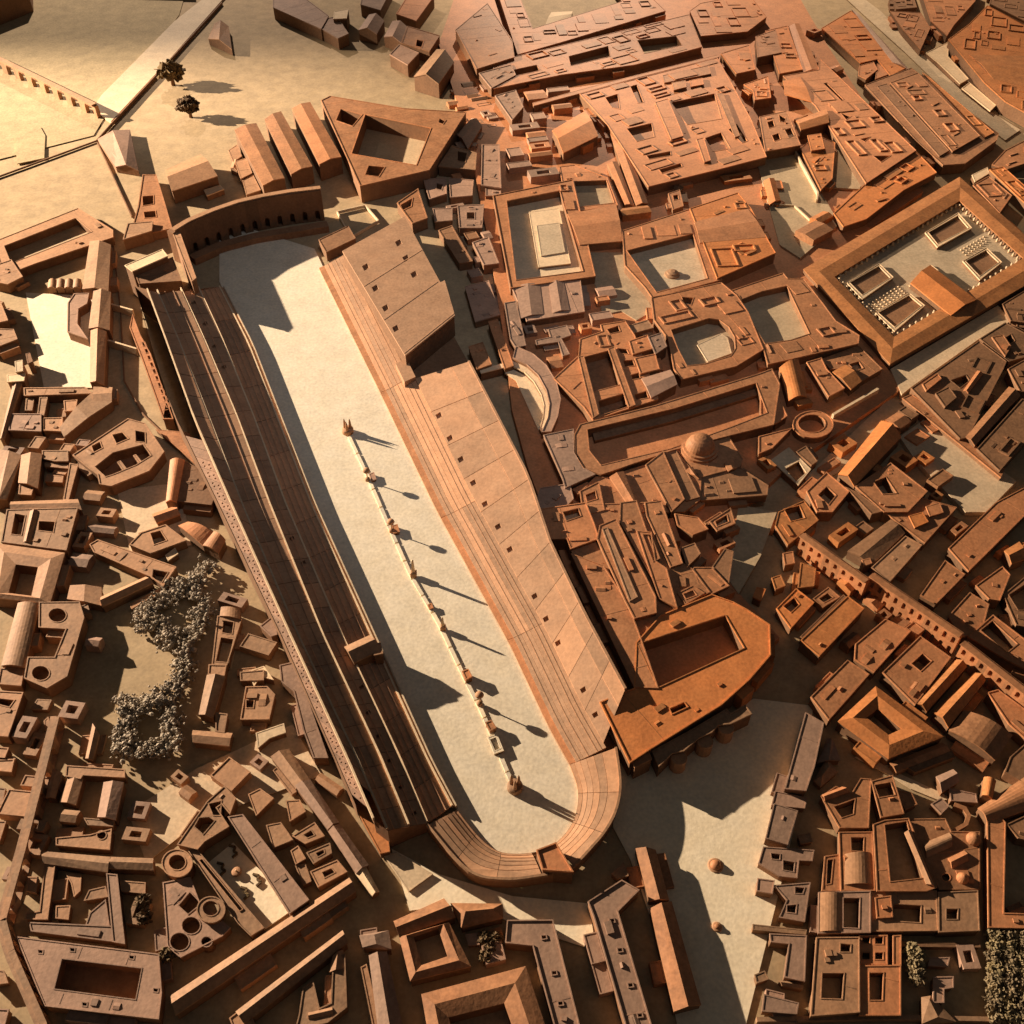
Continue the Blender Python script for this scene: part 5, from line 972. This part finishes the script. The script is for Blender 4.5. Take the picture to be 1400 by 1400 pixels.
# ---- upper left quarter
t(5)
B('ridge_range', 'building', 'upright gabled range by the seam, top of three', G([(438, 212), (575, 225), (588, -20), (478, -40)], 60, 12, m='tan'))
B('ridge_range', 'building', 'upright gabled range by the seam, middle of three', G([(472, 422), (582, 432), (588, 232), (498, 222)], 58, 12, m='tan'))
B('ridge_range', 'building', 'upright gabled range by the seam, lowest of three', G([(478, 708), (552, 722), (565, 440), (482, 436)], 56, 12, m='tan'))
B('shed_row', 'shed', 'row of little vaulted sheds above the bright courtyard', *[V_([(255 + 44 * i, 208), (295 + 44 * i, 208), (298 + 44 * i, 165), (260 + 44 * i, 168)], 36, 7, m='tan', name='shed') for i in range(4)])
B('hook_house', 'house', 'hook shaped house jutting into the bright courtyard', F([(362, 290), (395, 240), (472, 238), (462, 292), (415, 320), (410, 400), (465, 480), (360, 442)], 50, m='pink'))
B('courtyard_quarter', 'building', 'cluster of wings and black courts closing the bright courtyard', F([(128, 742), (452, 738), (492, 770), (130, 782)], 46, m='tan', name='wing'), G([(498, 735), (500, 832), (592, 812), (596, 738)], 48, 8, m='tan', name='wing'), G([(500, 755), (318, 950), (342, 998), (592, 815)][::1], 48, 8, m='tan', name='wing'), G([(0, 1010), (22, 1015), (122, 700), (75, 690)], 46, 8, m='tan', name='wing'), F([(212, 792), (252, 792), (232, 892), (200, 886)], 42, m='tan', name='wing', par=2), F([(48, 880), (218, 880), (218, 972), (48, 965)], 46, m='pink', name='wing'), F([(230, 902), (332, 900), (332, 972), (230, 966)], 42, m='tan', name='wing'), F([(340, 810), (410, 805), (400, 860), (345, 865)], 34, m='tan', name='wing', par=2), F([(140, 800), (180, 800), (170, 860), (135, 860)], 34, m='tan', name='wing', par=2))
B('stone_pier', 'pier', 'square pale pier with two stubby posts beside the bright courtyard', F([(38, 672), (132, 662), (126, 702), (40, 708)], 60, m='pale', par=1), F([(80, 600), (118, 592), (120, 650), (85, 655)], 74, m='pale', par=1, name='post'), F([(138, 560), (158, 555), (172, 600), (148, 610)], 66, m='wall', par=1, name='post'))
B('octagon_house', 'house', 'many sided house with ragged black courts beside the street', F([(388, 1098), (680, 905), (772, 930), (872, 1080), (792, 1182), (592, 1262), (530, 1252), (520, 1200), (480, 1172)], 54, m='tan', fl=4, fm='brown', holes=[[(598, 990), (650, 978), (682, 1010), (620, 1036)], [(720, 968), (770, 978), (772, 1030), (722, 1024)], [(505, 1160), (600, 1085), (760, 1042), (802, 1100), (722, 1150), (600, 1200), (562, 1212)], [(488, 1050), (530, 1028), (542, 1060), (500, 1082)]]),
  F([(625, 1135), (640, 1128), (680, 1180), (662, 1188)], 50, m='tan', name='cross_wall', par=1), F([(710, 1100), (722, 1095), (758, 1140), (745, 1146)], 50, m='tan', name='cross_wall', par=1))
B('stair_house', 'house', 'house with stepped black court under the many sided house', G([(98, 1242), (200, 1272), (222, 1092), (115, 1098)], 50, 10, m='tan', name='wing'), G([(60, 1345), (60, 1392), (432, 1388), (410, 1332)], 48, 8, m='tan', name='wing'), F([(372, 1142), (414, 1150), (362, 1342), (338, 1335)], 46, m='tan', name='wing', par=2), F([(240, 1138), (362, 1150), (360, 1168), (240, 1156)], 34, m='tan', name='wing', par=1), F([(225, 1075), (360, 1075), (362, 1130), (290, 1130), (228, 1115)], 44, m='tan', name='wing', par=2), F([(250, 1202), (335, 1210), (330, 1242), (240, 1236)], 28, m='tan', name='wing', par=1), F([(105, 1255), (180, 1260), (165, 1310), (100, 1305)], 40, m='tan', name='wing', par=2))
B('ridge_range', 'building', 'gabled range at the picture side beside the stepped court house', G([(-40, 1345), (35, 1330), (115, 1100), (-10, 1070)], 48, 8, m='tan'))
B('curved_gable', 'house', 'short curved barrel roof beside the dark roofless hall', V_([(882, 1345), (938, 1345), (980, 1125), (905, 1125)], 54, 10, m='terra'))
B('roofless_hall', 'building', 'dark block with broken edge beside the street seam', F([(978, 1128), (1090, 1190), (1172, 1250), (1122, 1362), (940, 1342)], 46, m='wall', par=2))
lowwall('board_seam', 'thin dark board seam running down the street beside the stand', [(598, -60), (640, 330), (660, 700), (760, 880), (990, 1100), (1165, 1245)], 5, .004, 'wall')  # joint between model boards, raised here as a slender low wall
lowwall('street_arch', 'upper thin bright arch spanning the street beside the stand', [(580, 290), (705, 325)], 40, .006, 'pale')
lowwall('street_arch', 'lower thin bright arch spanning the street beside the stand', [(575, 485), (725, 530)], 40, .006, 'pale')
B('edge_house', 'house', 'low brown houses at the picture side beside the bright courtyard', F([(-60, 425), (72, 430), (92, 482), (-60, 540)], 50, m='tan'), F([(-60, 270), (5, 290), (42, 382), (-60, 405)], 60, m='tan'), F([(-60, 100), (60, 60), (120, 150), (40, 190), (-60, 170)], 52, m='tan'))
B('outer_ramp', 'ramp', 'orange sloping street terrace under the shaded stand', F([(830, 962), (1000, 978), (1085, 1075), (1140, 1105), (1320, 1400), (1270, 1400), (1090, 1190), (960, 1070)], 22, m='terra', par=1))
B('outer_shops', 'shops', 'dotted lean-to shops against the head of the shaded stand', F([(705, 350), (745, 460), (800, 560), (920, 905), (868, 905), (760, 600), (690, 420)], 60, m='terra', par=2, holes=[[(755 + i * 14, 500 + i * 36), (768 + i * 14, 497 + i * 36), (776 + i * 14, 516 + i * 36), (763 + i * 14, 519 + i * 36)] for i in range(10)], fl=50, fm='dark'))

# ================================================================== TREES
def clump_mesh(name, n, r, m, seed, squash=.8):
    rd = random.Random(seed); V = []; Fc = []
    for i in range(n):
        # lumpy leaf tufts through the crown volume
        d = Vector((rd.gauss(0, 1), rd.gauss(0, 1), rd.gauss(0, 1))).normalized() * r * rd.uniform(.45, 1.0); d.z = abs(d.z) * squash if rd.random() < .8 else d.z * squash * .5
        s = r * rd.uniform(.18, .36); b = len(V)
        ax = [Vector((rd.gauss(0, 1), rd.gauss(0, 1), rd.gauss(0, 1))).normalized() * s for _ in range(3)]
        for k in (ax[0], ax[1], ax[2], -ax[0], -ax[1], -ax[2]): V.append(d + k)
        Fc += [(b, b + 1, b + 2), (b, b + 2, b + 4), (b, b + 4, b + 5), (b, b + 5, b + 1), (b + 3, b + 1, b + 2), (b + 3, b + 2, b + 4), (b + 3, b + 4, b + 5), (b + 3, b + 5, b + 1)]
    me = bpy.data.meshes.new(name); me.from_pydata(V, [], Fc); me.materials.append(M[m]); return me
crowns = [clump_mesh('crown', 150, .02, 'green', i) for i in range(4)]
trunk_me = None
pale_crowns = [clump_mesh('crown', 150, .02, 'shrub', 10 + i) for i in range(4)]
def tree(p, r, label, group, ci=0, m=None, hgt=.6):
    global trunk_me
    c = W(p, 0); 
    c.z = 0
    e = EMPTY('tree', c, label, 'tree', group)
    o = bpy.data.objects.new('crown', (pale_crowns if m else crowns)[ci % 4]); COL.objects.link(o); o.parent = e; s = r / .02; o.scale = (s, s, s * 1.1); o.location = (0, 0, r * (hgt + .35)); o.rotation_euler = (0, 0, ci * 1.3)
    if trunk_me is None:
        tr = lathe('trunk', Vector((0, 0, 0)), [(.0035, 0), (.0025, .012), (.002, .022)], 'wall', None, 7); trunk_me = tr.data; tr.parent = e; tr.scale = (s, s, s)
    else:
        tr = bpy.data.objects.new('trunk', trunk_me); COL.objects.link(tr); tr.parent = e; tr.scale = (s, s, s)
t(0)
tree((237, 116), .058, 'larger round tree in the open field above the gabled house', 'field trees', 0)
tree((261, 160), .046, 'smaller round tree in the open field above the gabled house', 'field trees', 1)
t(14)
bush = [('dark bush nearest the tent roofed house', 1255, 960), ('dark bush at the middle of the little garden', 1285, 1010), ('dark bush at the lower end of the little garden', 1260, 1060), ('dark bush beside the flat stoa wall', 1315, 960)]
for i, (lb, x, y) in enumerate(bush): tree(px((x, y)), .014, lb, 'garden bushes by the tent roofed house', i)
t(16)
for i, (lb, x, y) in enumerate((('shrub at the top of the dark corner yard', 800, 1040), ('shrub in the middle of the dark corner yard', 805, 1105), ('shrub at the bottom of the dark corner yard', 815, 1170))): tree(px((x, y)), .018, lb, 'shrubs in the dark corner yard', i, m='grove')
t(13)
for i, (lb, x, y) in enumerate((('shrub by the well yard beside the bath terrace', 770, 770), ('shrub below the well yard beside the bath terrace', 780, 850), ('shrub at the foot of the bath terrace wall', 900, 1050))): tree(px((x, y)), .016, lb, 'shrubs by the bath terrace', i)
t(16)
for r_, x in enumerate((1225, 1300, 1375)):
    for k in range(8):
        y = 945 + k * 62 + r_ * 8
        tree(px((x + (k % 2) * 8, y)), .0165, ('first', 'second', 'third', 'fourth', 'fifth', 'sixth', 'seventh', 'last')[k] + ' tree down the corner grove column ' + ('beside the dark yard', 'in the middle', 'along the picture edge')[r_], 'trees of the corner grove', r_ + k, m='grove')
# the winding grove reads as one mass
t(9)
path = [(1120, 310), (1050, 380), (1000, 450), (1090, 520), (1060, 620), (1010, 700), (980, 800), (960, 900), (930, 980), (820, 1040), (720, 1060), (650, 1040), (690, 1120), (680, 1220), (620, 1290), (700, 1310), (800, 1300), (890, 1290), (920, 1240), (900, 1140), (910, 1050)]
path2 = [(960, 430), (860, 500), (780, 560), (740, 640), (820, 610), (880, 640), (900, 720), (860, 740)]
rd = random.Random(3); V = []; Fc = []
ico = bmesh.new(); bmesh.ops.create_icosphere(ico, subdivisions=1, radius=1.0); iv = [v.co.copy() for v in ico.verts]; ico.verts.ensure_lookup_table(); ifc = [tuple(v.index for v in f.verts) for f in ico.faces]; ico.free()
def blob(c, r):
    b = len(V); s = rd.random() * 99
    for q in iv:
        k = 1 + .45 * noise.noise(q * 1.7 + Vector((s, 0, 0))); V.append(c + Vector((q.x * r * k, q.y * r * k, q.z * r * k * .9)))
    Fc.extend(tuple(i + b for i in f) for f in ifc)
for pth, n in ((path, 900), (path2, 330)):
    L = [px(q) for q in pth]
    for i in range(n):
        p = lin(L, rd.random()); p = (p[0] + rd.gauss(0, 6.5), p[1] + rd.gauss(0, 5.5)); zz = rd.uniform(.008, .03)
        c = W(p, zz); r = rd.uniform(.0035, .0075); blob(c, r)
        for k in range(5): blob(c + Vector((rd.gauss(0, r * .9), rd.gauss(0, r * .9), rd.gauss(0, r * .7))), r * rd.uniform(.3, .55))
gv = link('grove', V, Fc, 'grove'); gv['kind'] = 'stuff'; gv['label'] = 'winding mass of pale leafy trees between wedge range and baths'; gv['category'] = 'grove'

# ================================================================== lean-to rooms and roof boxes that crowd the quarters
def pin(q, poly):
    return inside((q[0], q[1]), poly)
rd = random.Random(21)
polys = [f['p'] for f in FOOT]
boxes = [(min(q[0] for q in p), max(q[0] for q in p), min(q[1] for q in p), max(q[1] for q in p)) for p in polys]
arena_w = [W(q, 0).xy for q in arena_px]
stand_w = [[W(q, .05).xy for q in A + O[::-1]], [W(q, .06).xy for q in Lp + Lo[::-1]], [W(q, .04).xy for q in Ci + Co[::-1]]]
keep = [arena_w] + stand_w + [[W(q, 0).xy for q in pl] for pl in ([(925, 1100), (1060, 1110), (1005, 1360), (940, 1300)], [(0, 0), (640, 0), (600, 170), (330, 170), (160, 330), (0, 330)], [(1140, 378), (1312, 274), (1400, 353), (1222, 461)], [(30, 400), (130, 420), (125, 530), (60, 530)], [(520, 1150), (800, 1200), (800, 1260), (560, 1230)], [(150, 780), (300, 760), (290, 1000), (150, 1040)], [(1215, 500), (1360, 390), (1390, 420), (1250, 540), (1400, 660), (1330, 690)], [(300, 1120), (350, 1150), (400, 1230), (330, 1250)], [(480, 850), (620, 900), (620, 960), (480, 900)])]
def free(pts, skip):
    for q in pts:
        for pl in keep:
            if pin(q, pl): return False
        for i, pl in enumerate(polys):
            if i == skip: continue
            b = boxes[i]
            if b[0] <= q[0] <= b[1] and b[2] <= q[1] <= b[3] and pin(q, pl): return False
    return True
nl = nr = 0
for fi, f in enumerate(list(FOOT)):
    v = f['vol']
    cx = sum(q[0] for q in f['px']) / len(f['px']); cy = sum(q[1] for q in f['px']) / len(f['px'])
    dense = (cx > 640 or cy > 330) and v['m'] not in ('pale', 'arena')
    if not dense or not (-30 < cx < 1430 and -30 < cy < 1430): continue
    P2 = ccw(f['p']); n = len(P2); h, z0 = f['h'], f['z0']
    if h - z0 < .016: continue
    host = f['parent']
    base = 0.0186 if (z0 > .017 and z0 < .022) else 0.0
    # lean-to rooms along outer edges
    for i in range(n):
        a, b = Vector(P2[i]), Vector(P2[(i + 1) % n]); L_ = (b - a).length
        if L_ < .05 or rd.random() > .42: continue
        d = (b - a) / L_; nn = Vector((d.y, -d.x))
        for rep in range(1 + int(L_ / .12)):
            ln = rd.uniform(.03, .085); ln = min(ln, L_ * .8); s = rd.uniform(0.02, max(.021, L_ - ln)); dp = rd.uniform(.012, .028)
            q = [a + d * s + nn * .0004, a + d * (s + ln) + nn * .0004, a + d * (s + ln) + nn * dp, a + d * s + nn * dp]
            tst = [q[2], q[3], (q[2] + q[3]) / 2, (q[0] + q[2]) / 2, a + d * (s + ln / 2) + nn * (dp + .006)]
            if not free(tst, fi): continue
            hh = base + (h - base) * rd.uniform(.35, .78)
            V, Fc = solid([ccw([tuple(k) for k in q])], hh, base)
            v2, f2 = rim(ccw([tuple(k) for k in q]), hh, .0012, .0022)
            bs = len(V); V += v2; Fc += [tuple(k + bs for k in ff) for ff in f2]
            link('lean_to_room', V, Fc, v['m'], host); polys.append([tuple(k) for k in q]); xs = [k[0] for k in q]; ys = [k[1] for k in q]; boxes.append((min(xs), max(xs), min(ys), max(ys))); nl += 1
    # boxes and ridges on flat roofs
    if v['k'] == 'F':
        ar = abs(area2(P2)) / 2
        hol = [[W(q, h).xy for q in hh] for hh in v['holes']]
        others = [g for g in FOOT if g is not f and g['h'] > h + .0005]
        for k in range(min(6, int(ar / .0028) + (rd.random() < .6))):
            for tr in range(6):
                x = rd.uniform(min(q[0] for q in P2), max(q[0] for q in P2)); y = rd.uniform(min(q[1] for q in P2), max(q[1] for q in P2))
                e = Vector(P2[1]) - Vector(P2[0]); e.normalize(); e2 = Vector((-e.y, e.x))
                lx, ly = rd.choice(((.006, .006), (.012, .007), (.022, .006), (.008, .016), (.005, .004)))
                q = [Vector((x, y)) + e * (sx * lx) + e2 * (sy * ly) for sx, sy in ((-1, -1), (1, -1), (1, 1), (-1, 1))]
                big = [Vector((x, y)) + e * (sx * (lx + .004)) + e2 * (sy * (ly + .004)) for sx, sy in ((-1, -1), (1, -1), (1, 1), (-1, 1), (0, 0), (1, 0), (-1, 0))]
                if all(pin(b_, P2) for b_ in big) and not any(pin(b_, hh) for b_ in big for hh in hol) and not any(pin(b_, g['p']) for b_ in big for g in others):
                    z1 = h + rd.uniform(.0012, .0045)
                    if rd.random() < .5:
                        V, Fc = solid([[tuple(r) for r in q]], z1, h - .001)
                    else:
                        V = [(r.x, r.y, h - .001) for r in q] + [(r.x, r.y, h + .0008) for r in q] + [tuple(((q[0] + q[3]) / 2).to_tuple()) + (z1,), tuple(((q[1] + q[2]) / 2).to_tuple()) + (z1,)]
                        Fc = [(0, 1, 5, 4), (1, 2, 6, 5), (2, 3, 7, 6), (3, 0, 4, 7), (4, 5, 9, 8), (6, 7, 8, 9), (5, 6, 9), (7, 4, 8)]
                    link('roof_box', V, Fc, v['m'], host); nr += 1
                    break
# the hilltop roofs carry many shallow courts: low walled frames and stepped blocks
for f in list(FOOT):
    v = f['vol']
    cx = sum(q[0] for q in f['px']) / len(f['px']); cy = sum(q[1] for q in f['px']) / len(f['px'])
    if v['k'] != 'F' or v['m'] in ('pale', 'arena') or cx < 690 or cy > 820: continue
    P2 = ccw(f['p']); ar = abs(area2(P2)) / 2; h = f['h']; n = len(P2)
    if ar < .012: continue
    hol = [[W(q, h).xy for q in hh] for hh in v['holes']]
    above = [g['p'] for g in FOOT if g is not f and g['h'] > h]
    i = max(range(n), key=lambda i: (Vector(P2[i]) - Vector(P2[(i + 1) % n])).length)
    e = (Vector(P2[(i + 1) % n]) - Vector(P2[i])).normalized(); e2 = Vector((-e.y, e.x)); done = []
    for k in range(int(ar / .0013)):
        x = rd.uniform(min(q[0] for q in P2), max(q[0] for q in P2)); y = rd.uniform(min(q[1] for q in P2), max(q[1] for q in P2)); o = Vector((x, y))
        lx, ly = rd.uniform(.02, .062), rd.uniform(.015, .04)
        q = [o + e * (sx * lx) + e2 * (sy * ly) for sx, sy in ((-1, -1), (1, -1), (1, 1), (-1, 1))]
        tst = [o + e * (sx * (lx + .003)) + e2 * (sy * (ly + .003)) for sx in (-1, -.5, 0, .5, 1) for sy in (-1, -.3, .3, 1)]
        if not all(pin(r, P2) for r in tst) or any(pin(r, hh) for r in tst for hh in hol) or any(pin(r, g) for r in tst for g in above) or any(pin(c, q) for hh in hol + above for c in hh) or any(pin(r, d_) for r in tst for d_ in done) or any(pin(c, q) for d_ in done for c in d_): continue
        Q2 = [tuple(r) for r in q]; done.append(Q2); tall = rd.uniform(.002, .0062)
        if rd.random() < .62: V, Fc = rim(Q2, h - .0003, tall, rd.uniform(.003, .0055)); link('court_frame', V, Fc, v['m'], f['parent'])
        else: V, Fc = solid([Q2], h + tall * .7, h - .0006); link('roof_step', V, Fc, v['m'], f['parent'])
# thin joints across the larger flat roofs
nb_ = 0
for f in list(FOOT):
    v = f['vol']
    if v['k'] != 'F' or v['m'] in ('pale', 'arena'): continue
    P2 = ccw(f['p']); ar = abs(area2(P2)) / 2
    if ar < .006: continue
    n = len(P2); h = f['h']; hol = [[W(q, h).xy for q in hh] for hh in v['holes']]
    i = max(range(n), key=lambda i: (Vector(P2[i]) - Vector(P2[(i + 1) % n])).length)
    a, b = Vector(P2[i]), Vector(P2[(i + 1) % n]); L_ = (b - a).length; d = (b - a) / L_; nn = Vector((-d.y, d.x))
    above = [g['p'] for g in FOOT if g is not f and g['h'] > h]
    s = rd.uniform(.04, .08)
    while s < L_ - .03:
        o = a + d * s; run = None; r = .004
        while r < .6:
            q = o + nn * r
            ok = pin(q, P2) and pin(o + nn * (r + .006), P2) and not any(pin(q, hh) or pin(o + nn * (r + .005), hh) or pin(o + nn * (r - .005), hh) for hh in hol) and not any(pin(q, g) for g in above)
            if ok and run is None: run = r
            if (not ok) and run is not None:
                if r - run > .012:
                    c0, c1 = o + nn * run, o + nn * r
                    V = [(c0 + d * .0009).to_tuple() + (h - .0005,), (c1 + d * .0009).to_tuple() + (h - .0005,), (c1 - d * .0009).to_tuple() + (h - .0005,), (c0 - d * .0009).to_tuple() + (h - .0005,)]
                    V += [(q_[0], q_[1], h + .0004) for q_ in V]
                    link('roof_batten', V, [(4, 5, 6, 7), (0, 1, 5, 4), (1, 2, 6, 5), (2, 3, 7, 6), (3, 0, 4, 7)], v['m'], f['parent']); nb_ += 1
                run = None
                if not pin(q, P2): break
            r += .003
        s += rd.uniform(.08, .17)
# separate low houses and yards, grouped by zone, that fill the slopes between the big buildings
def fill(label, zone, ang, n, hmax, m, base=0.0, size=(.03, .085)):
    zw = [W(q, base).xy for q in zone]
    c = sum((Vector(q) for q in zw), Vector((0, 0))) / len(zw)
    e = EMPTY('infill_houses', Vector((c.x, c.y, base)), label, 'tenement'); k = 0
    ca, sa = math.cos(math.radians(ang)), math.sin(math.radians(ang)); ex = Vector((ca, sa)); ey = Vector((-sa, ca))
    x0, x1 = min(q[0] for q in zw), max(q[0] for q in zw); y0, y1 = min(q[1] for q in zw), max(q[1] for q in zw)
    for tr in range(n * 14):
        if k >= n: break
        o = Vector((rd.uniform(x0, x1), rd.uniform(y0, y1)))
        if not pin(o, zw): continue
        lx, ly = rd.uniform(*size) / 2, rd.uniform(size[0] * .7, size[1] * .7) / 2
        q = [o + ex * (sx * lx) + ey * (sy * ly) for sx, sy in ((-1, -1), (1, -1), (1, 1), (-1, 1))]
        tst = [o + ex * (sx * (lx + .003)) + ey * (sy * (ly + .003)) for sx in (-1, -.3, .3, 1) for sy in (-1, 0, 1)]
        if not all(pin(r, zw) for r in q) or not free(tst, -1): continue
        # nothing already standing inside the new footprint
        if any(pin(v_, q) for pl in polys for v_ in pl): continue
        h = base + hmax * rd.uniform(.45, 1); kind = rd.random(); P2 = ccw([tuple(r) for r in q])
        if kind < .38 and min(lx, ly) > .010:
            hl = ccw([tuple(o + (r - o) * rd.uniform(.42, .55)) for r in q]); V, Fc = solid([P2, hl], h, base)
        elif kind < .7:
            V, Fc = solid([P2], h, base); v2, f2 = rim(P2, h, .0015, .0025); bs = len(V); V += v2; Fc += [tuple(i + bs for i in f_) for f_ in f2]
        else:
            V = [(r[0], r[1], base) for r in q] + [(r[0], r[1], h) for r in q]
            r1, r2 = ((q[0] + q[3]) / 2, (q[1] + q[2]) / 2); V += [(r1.x, r1.y, h + .006), (r2.x, r2.y, h + .006)]
            Fc = [(0, 1, 5, 4), (1, 2, 6, 5), (2, 3, 7, 6), (3, 0, 4, 7), (4, 5, 9, 8), (6, 7, 8, 9), (5, 6, 9), (7, 4, 8)]
        link('wing', V, Fc, rd.choice(m), e); k += 1
        polys.append([tuple(r) for r in q]); xs = [r[0] for r in q]; ys = [r[1] for r in q]; boxes.append((min(xs), max(xs), min(ys), max(ys)))
    if k == 0: bpy.data.objects.remove(e)
HB = .0186
fill('maze of low rooms between hilltop palace and sunken court', [(790, 225), (960, 225), (1060, 190), (1060, 250), (960, 270), (900, 300), (850, 330)], 14, 18, .03, ['terra', 'orange', 'brown'], HB, (.05, .12))
fill('low rooms in the bluish yard behind the exedra', [(700, 400), (850, 395), (830, 480), (770, 590), (740, 520), (700, 470)], 14, 40, .026, ['pink', 'terra'], HB)
fill('low rooms packed on the slope under the dome', [(860, 630), (1060, 560), (1075, 640), (1010, 700), (1000, 800), (900, 760)], 30, 60, .03, ['terra', 'brown', 'orange'], HB)
fill('low rooms between precinct and hilltop palace', [(690, 130), (800, 120), (830, 260), (780, 270), (690, 250)], 14, 14, .03, ['terra', 'pink'], HB, (.05, .12))
fill('low rooms behind the slot terrace and hilltop palace edge', [(1000, 40), (1130, 40), (1260, 260), (1110, 360), (1060, 330), (1130, 250)], 40, 26, .03, ['terra', 'orange'], HB, (.05, .12))
fill('small brown houses between aqueduct and long street', [(1060, 640), (1240, 560), (1330, 640), (1200, 780), (1080, 720)], 38, 60, .032, ['terra', 'brown', 'orange'])
fill('small brown houses along the lower side of the aqueduct', [(1060, 760), (1180, 800), (1400, 960), (1400, 1090), (1250, 1060), (1110, 960), (1060, 860)], 38, 80, .03, ['terra', 'brown', 'orange'])
fill('small brown houses behind the far arches at picture edge', [(1260, 760), (1400, 640), (1400, 920), (1300, 850)], 38, 50, .03, ['terra', 'brown'])
fill('small houses packed in the lower corner quarter', [(1050, 1090), (1400, 1050), (1400, 1330), (1020, 1390)], 2, 90, .028, ['terra', 'pink', 'tan'])
fill('little houses in the streets of the veiled quarter', [(600, 120), (690, 90), (690, 330), (680, 480), (640, 440), (600, 260)], 20, 60, .03, ['pink', 'terra', 'brown'])
fill('small tan houses in the gaps of the picture side quarter', [(0, 560), (160, 600), (170, 760), (120, 1050), (0, 1050)], -8, 70, .034, ['tan', 'pink'])
fill('small tan houses in the yards beside the slim aqueduct', [(0, 1040), (210, 1050), (230, 1290), (60, 1290), (0, 1380)], -6, 70, .026, ['tan', 'pink'])
fill('little sheds in the yards of the baths and stoas', [(230, 1060), (480, 1000), (500, 1230), (400, 1330), (240, 1330)], -35, 70, .024, ['tan', 'pink'])
fill('little sheds round the hipped houses at the bottom edge', [(480, 1240), (800, 1260), (800, 1400), (480, 1400)], 15, 40, .022, ['terra', 'pink'])
fill('low rooms along the street under the shaded stand', [(270, 760), (360, 780), (480, 1060), (430, 1080), (280, 1010)], -20, 50, .026, ['tan', 'pink'])
print('lean-to', nl, 'roof boxes', nr)
